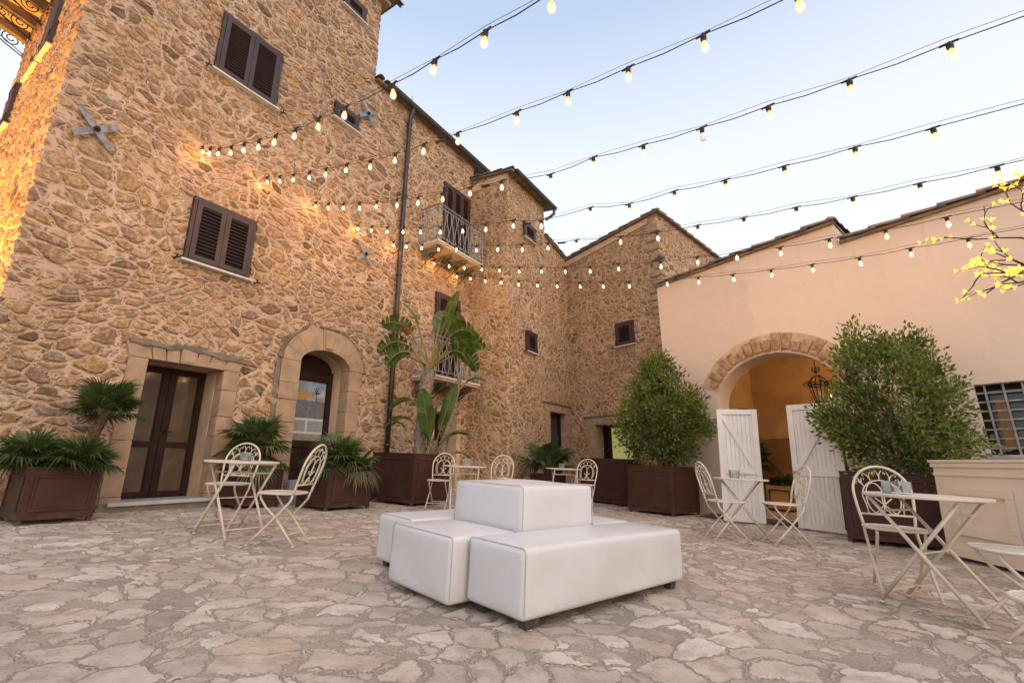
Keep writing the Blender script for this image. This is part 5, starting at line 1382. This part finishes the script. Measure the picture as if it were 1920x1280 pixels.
SL = [
(-4.96,6.42,[(0.00,5.69),(0.43,5.45),(0.89,5.22),(1.40,5.00),(1.90,4.80),(2.41,4.59),(2.91,4.41),(3.43,4.22),(3.93,4.08),(4.45,3.92),(5.18,3.73),(5.70,3.63),(6.21,3.53),(6.74,3.43)]),
(-4.39,7.32,[(0.00,5.74),(0.54,5.52),(1.08,5.32),(1.64,5.11),(2.16,4.94),(2.75,4.74),(3.34,4.53),(3.87,4.37),(4.41,4.24),(4.96,4.10),(5.76,3.92),(6.32,3.81),(6.87,3.71),(7.43,3.63),(7.99,3.55)]),
(-3.86,8.16,[(0.00,5.75),(0.51,5.52),(1.07,5.30),(1.60,5.10),(2.13,4.92),(2.68,4.74),(3.21,4.57),(3.76,4.41),(4.30,4.28),(4.85,4.14),(5.58,3.91),(6.13,3.87),(6.68,3.75),(7.23,3.66),(7.76,3.59),(8.30,3.52),(8.85,3.48)]),
(-3.30,9.03,[(0.00,5.73),(0.53,5.51),(1.07,5.30),(1.60,5.11),(2.12,4.93),(2.67,4.74),(3.22,4.57),(3.75,4.42),(4.31,4.28),(4.83,4.09),(5.62,3.99),(6.16,3.83),(6.72,3.78),(7.27,3.69),(7.82,3.61),(8.39,3.55),(8.92,3.48)]),
(-2.76,9.89,[(0.00,5.76),(0.51,5.57),(1.05,5.36),(1.60,5.16),(2.15,4.98),(2.70,4.80),(3.25,4.64),(3.81,4.47),(4.36,4.32),(4.92,4.19),(5.68,4.00),(6.23,3.88),(6.78,3.79),(7.34,3.70),(7.90,3.63),(8.43,3.55),(8.98,3.49),(9.53,3.44)]),
(-2.01,11.07,[(0.00,5.83),(0.58,5.60),(1.12,5.40),(1.70,5.19),(2.25,5.01),(2.82,4.83),(3.40,4.67),(3.97,4.51),(4.54,4.36),(5.12,4.25),(5.90,4.07),(6.50,3.97),(7.09,3.87),(7.67,3.77),(8.26,3.71),(8.86,3.64),(9.44,3.61)]),
(-1.51,11.86,[(0.00,5.80),(0.53,5.60),(1.07,5.39),(1.62,5.21),(2.18,5.01),(2.74,4.84),(3.28,4.68),(3.87,4.53),(4.42,4.39),(5.00,4.25),(5.76,4.10),(6.33,3.99),(6.91,3.89),(7.49,3.81),(8.06,3.74),(8.65,3.68),(9.23,3.65),(9.81,3.61)]),
]
NM = ['steepest string of warm bulbs, nearest the camera at the top left', 'second string of warm bulbs from the top, starting below the large upper shutters', 'third string of bulbs from the top, the one with a single dark bulb',
      'fourth string of warm bulbs, passing in front of the upper balcony railing', 'fifth string of warm bulbs, running below the upper balcony slab edge', 'sixth string of warm bulbs, starting at the balcony brackets', 'lowest string of warm bulbs, starting under the upper balcony']
DX = 0.0
for si, (x0, y0, pts) in enumerate(SL):
    P0 = Vector((x0, y0, 0))
    t = thing('string_light', NM[si], 'string lights', 'strings of warm bulbs over the courtyard', Matrix.Translation(P0) @ Matrix.Rotation(yaw_x(SA), 4, 'Z'))
    UPH = .105
    path = [(-.30, -.0, pts[0][1] + UPH + .16), (-.12, 0, pts[0][1] + UPH + .05)]
    prev = None
    for i, (s, z) in enumerate(pts):
        if prev is not None: path.append(((prev[0] + s) / 2, 0, (prev[1] + z) / 2 + UPH - .016))
        path.append((s, 0, z + UPH)); prev = (s, z)
    sl = (pts[-1][1] - pts[-3][1]) / (pts[-1][0] - pts[-3][0]); e = pts[-1]
    for k in range(1, 9): path.append((e[0] + .6 * k, 0, e[1] + UPH + sl * .6 * k * (1 - .06 * k) + .004 * k * k))
    MB().tube(path, .0042, 5).build('cable', M['iron'], t, smooth=True)
    wp_ = [path[0]]
    for i in range(2, len(path), 2): wp_.append((path[i][0], .004, path[i][2] + .012 + (.035 if (i // 2) % 2 else .008)))
    MB().tube(wp_, .0022, 4).build('support_wire', M['iron'], t)
    MB().tube([(-.34, .03, path[0][2]), (-.27, 0, path[0][2]), (-.25, 0, path[0][2] + .05)], .008, 5).build('wall_hook', M['iron'], t)
    for i, (s, z) in enumerate(pts):
        ho_ = bpy.data.objects.new('bulb_holder', hold_mesh); COL.objects.link(ho_); ho_.parent = t
        tl = R0.uniform(-.10, .10)
        ho_.matrix_basis = Matrix.Translation((s, 0, z + UPH - .008)) @ Matrix.Rotation(tl, 4, 'X') @ Matrix.Rotation(R0.uniform(-.06, .06), 4, 'Y')
        dead = (si == 2 and i == 13)
        bo_ = bpy.data.objects.new('bulb', dead_mesh if dead else bulb_mesh); COL.objects.link(bo_); bo_.parent = ho_; bo_.location = (0, 0, -.049)
    if si in (1, 2, 3, 4):
        cn = MB(); s = pts[8][0] * .5 + pts[9][0] * .5
        cn.tube([(s - .07, 0, pts[9][1] + UPH + .05), (s + .07, 0, pts[9][1] + UPH + .02)], .014, 6); cn.build('plug_joint', M['iron'], t)

# two bulbs and a second lit tree beyond the gateway
fs_ = thing('string_light', 'short string of bulbs seen through the far arch behind the gateway', 'string lights', None, SF)
fc = MB(); fpts = [(1.60, 4.0, 3.0), (1.87, 4.2, 2.70), (1.99, 4.3, 2.54), (2.5, 4.4, 2.40), (3.4, 4.5, 2.3), (5, 4.6, 2.5)]
fc.tube(fpts, .006, 5); fc.build('cable', M['iron'], fs_)
for q in fpts[1:5]:
    ho_ = bpy.data.objects.new('bulb_holder', hold_mesh); COL.objects.link(ho_); ho_.parent = fs_; ho_.location = (q[0], q[1], q[2] - .01)
    bo_ = bpy.data.objects.new('bulb', bulb_mesh); COL.objects.link(bo_); bo_.parent = ho_; bo_.location = (0, 0, -.049)

# ================================================================== LIT BLOSSOM TREES
bm_ = MB(); 
for j in range(5):
    a = 2 * PI * j / 5; c, s = math.cos(a), math.sin(a); a2 = a + .5; a1 = a - .5
    bm_.add([(0, 0, 0), (.016 * math.cos(a1), .016 * math.sin(a1), .012), (.027 * c, .027 * s, .016), (.016 * math.cos(a2), .016 * math.sin(a2), .012)], [(0, 1, 2, 3)])
bm_.lathe([(.004, -.012), (.006, 0), (.005, .012)], 5)
blossom_mesh = bm_.mesh('blossom'); blossom_mesh.materials.append(M['blossom'])
def lit_tree(label, x, y, seed, limbs, count, trunk_h, scale=1.0, lead=False):
    R = random.Random(seed)
    t = thing('lit_blossom_tree', label, 'light tree', None, Matrix.Translation((x, y, gz(x, y))))
    tk = MB(); br = MB(); tips = []
    tk.tube([(0, 0, -.02), (.02, 0, trunk_h * .35), (-.02, .02, trunk_h * .7), (0, 0, trunk_h)], [.05, .042, .034, .024], 8); tk.lathe([(.16, -.01), (.15, .02), (.05, .03)], 14)
    def grow(p, d, L, r, lev):
        pts = [p.copy()]; n = 5
        for i in range(n):
            d = (d + Vector((R.uniform(-.28, .28), R.uniform(-.28, .28), R.uniform(-.20, .24)))).normalized(); p = p + d * L / n; pts.append(p.copy())
            if lev < 2 and i >= 1 and R.random() < ((.85, .65) if not lead else (.72, .42))[min(lev, 1)]:
                d2 = (d + Vector((R.uniform(-1, 1), R.uniform(-1, 1), R.uniform(-.6, .9)))).normalized(); grow(p, d2, L * R.uniform(.32, .5), r * .6, lev + 1)
        br.tube(pts, [r * (1 - .55 * i / n) for i in range(n + 1)], 4); tips.append((pts[-1], d)); 
        if lev >= 1: tips.append((pts[-3], (d + Vector((R.uniform(-1, 1), R.uniform(-1, 1), R.uniform(-.5, 1)))).normalized()))
    for d, L, h in limbs: grow(Vector((0, 0, h)), Vector(d).normalized(), L, .013, 0)
    tk.build('trunk', M['iron'], t); br.build('branches', simple('brown_branch_wire', (.05, .03, .022), .6), t)
    R.shuffle(tips)
    for p, d in tips[:count]:
        o = bpy.data.objects.new('blossom', blossom_mesh); COL.objects.link(o); o.parent = t
        o.matrix_basis = Matrix.Translation(p + d * .012) @ d.to_track_quat('Z', 'Y').to_matrix().to_4x4() @ Matrix.Scale(scale * R.uniform(.85, 1.2), 4)
    return t
lit_tree('artificial tree with glowing yellow blossoms reaching in at the right edge', 4.98, 3.76, 4,
         [((-1, .25, .0), .86, 2.66), ((-1, .0, -.04), .70, 2.64), ((-1, .45, .0), .66, 2.70), ((-1, .2, .22), .66, 2.66), ((-1, .3, .55), .72, 2.78), ((-1, .15, -.10), .6, 2.62), ((-.8, .1, 1.0), .62, 2.86)], 100, 2.9, 1.2, True)
FT = SF @ Vector((1.80, 5.4, 0))
lit_tree('second glowing yellow blossom tree seen through the far arch', FT.x, FT.y, 6, [((math.cos(a * .7), math.sin(a * .7), .2 + .15 * (a % 4)), .75, .9 + .09 * a) for a in range(9)], 96, 1.7, 1.7)
FP = SF @ Vector((2.10, 4.2, 0))
palm('small palm standing in the golden light beyond the gateway', FP.x, FP.y, gz(FP.x, FP.y), .25, 12, .25, .4, 23, (0, 0), el0=70, el1=-10, tr=.05, w=.024)

# ================================================================== the warm floodlight that washes the end wall of the house
FL = HF @ Vector((-3.3, 3.0, 0))
fl = thing('wall_floodlight', 'small black floodlight on the ground washing the end wall orange', 'floodlight', None, Matrix.Translation((FL.x, FL.y, gz(FL.x, FL.y))))
MB().box((-.12, -.08, .10), (.12, .08, .28)).box((-.14, -.02, 0), (-.125, .02, .2)).box((.125, -.02, 0), (.14, .02, .2)).build('lamp_housing', M['iron'], fl, bevel=.006)
sp_d = bpy.data.lights.new('floodlight', 'SPOT'); sp_d.energy = 3400; sp_d.color = (1.0, .42, .055); sp_d.spot_size = rad(120); sp_d.spot_blend = .6; sp_d.shadow_soft_size = .1
sp_o = bpy.data.objects.new('floodlight_lamp', sp_d); COL.objects.link(sp_o); sp_o.parent = fl
tgt = HF @ Vector((-1.43, 2.2, 6.0)); pos = Vector((FL.x, FL.y, gz(FL.x, FL.y) + .35))
sp_o.matrix_basis = Matrix.Translation((0, 0, .35)) @ (pos - tgt).to_track_quat('Z', 'Y').to_matrix().to_4x4()
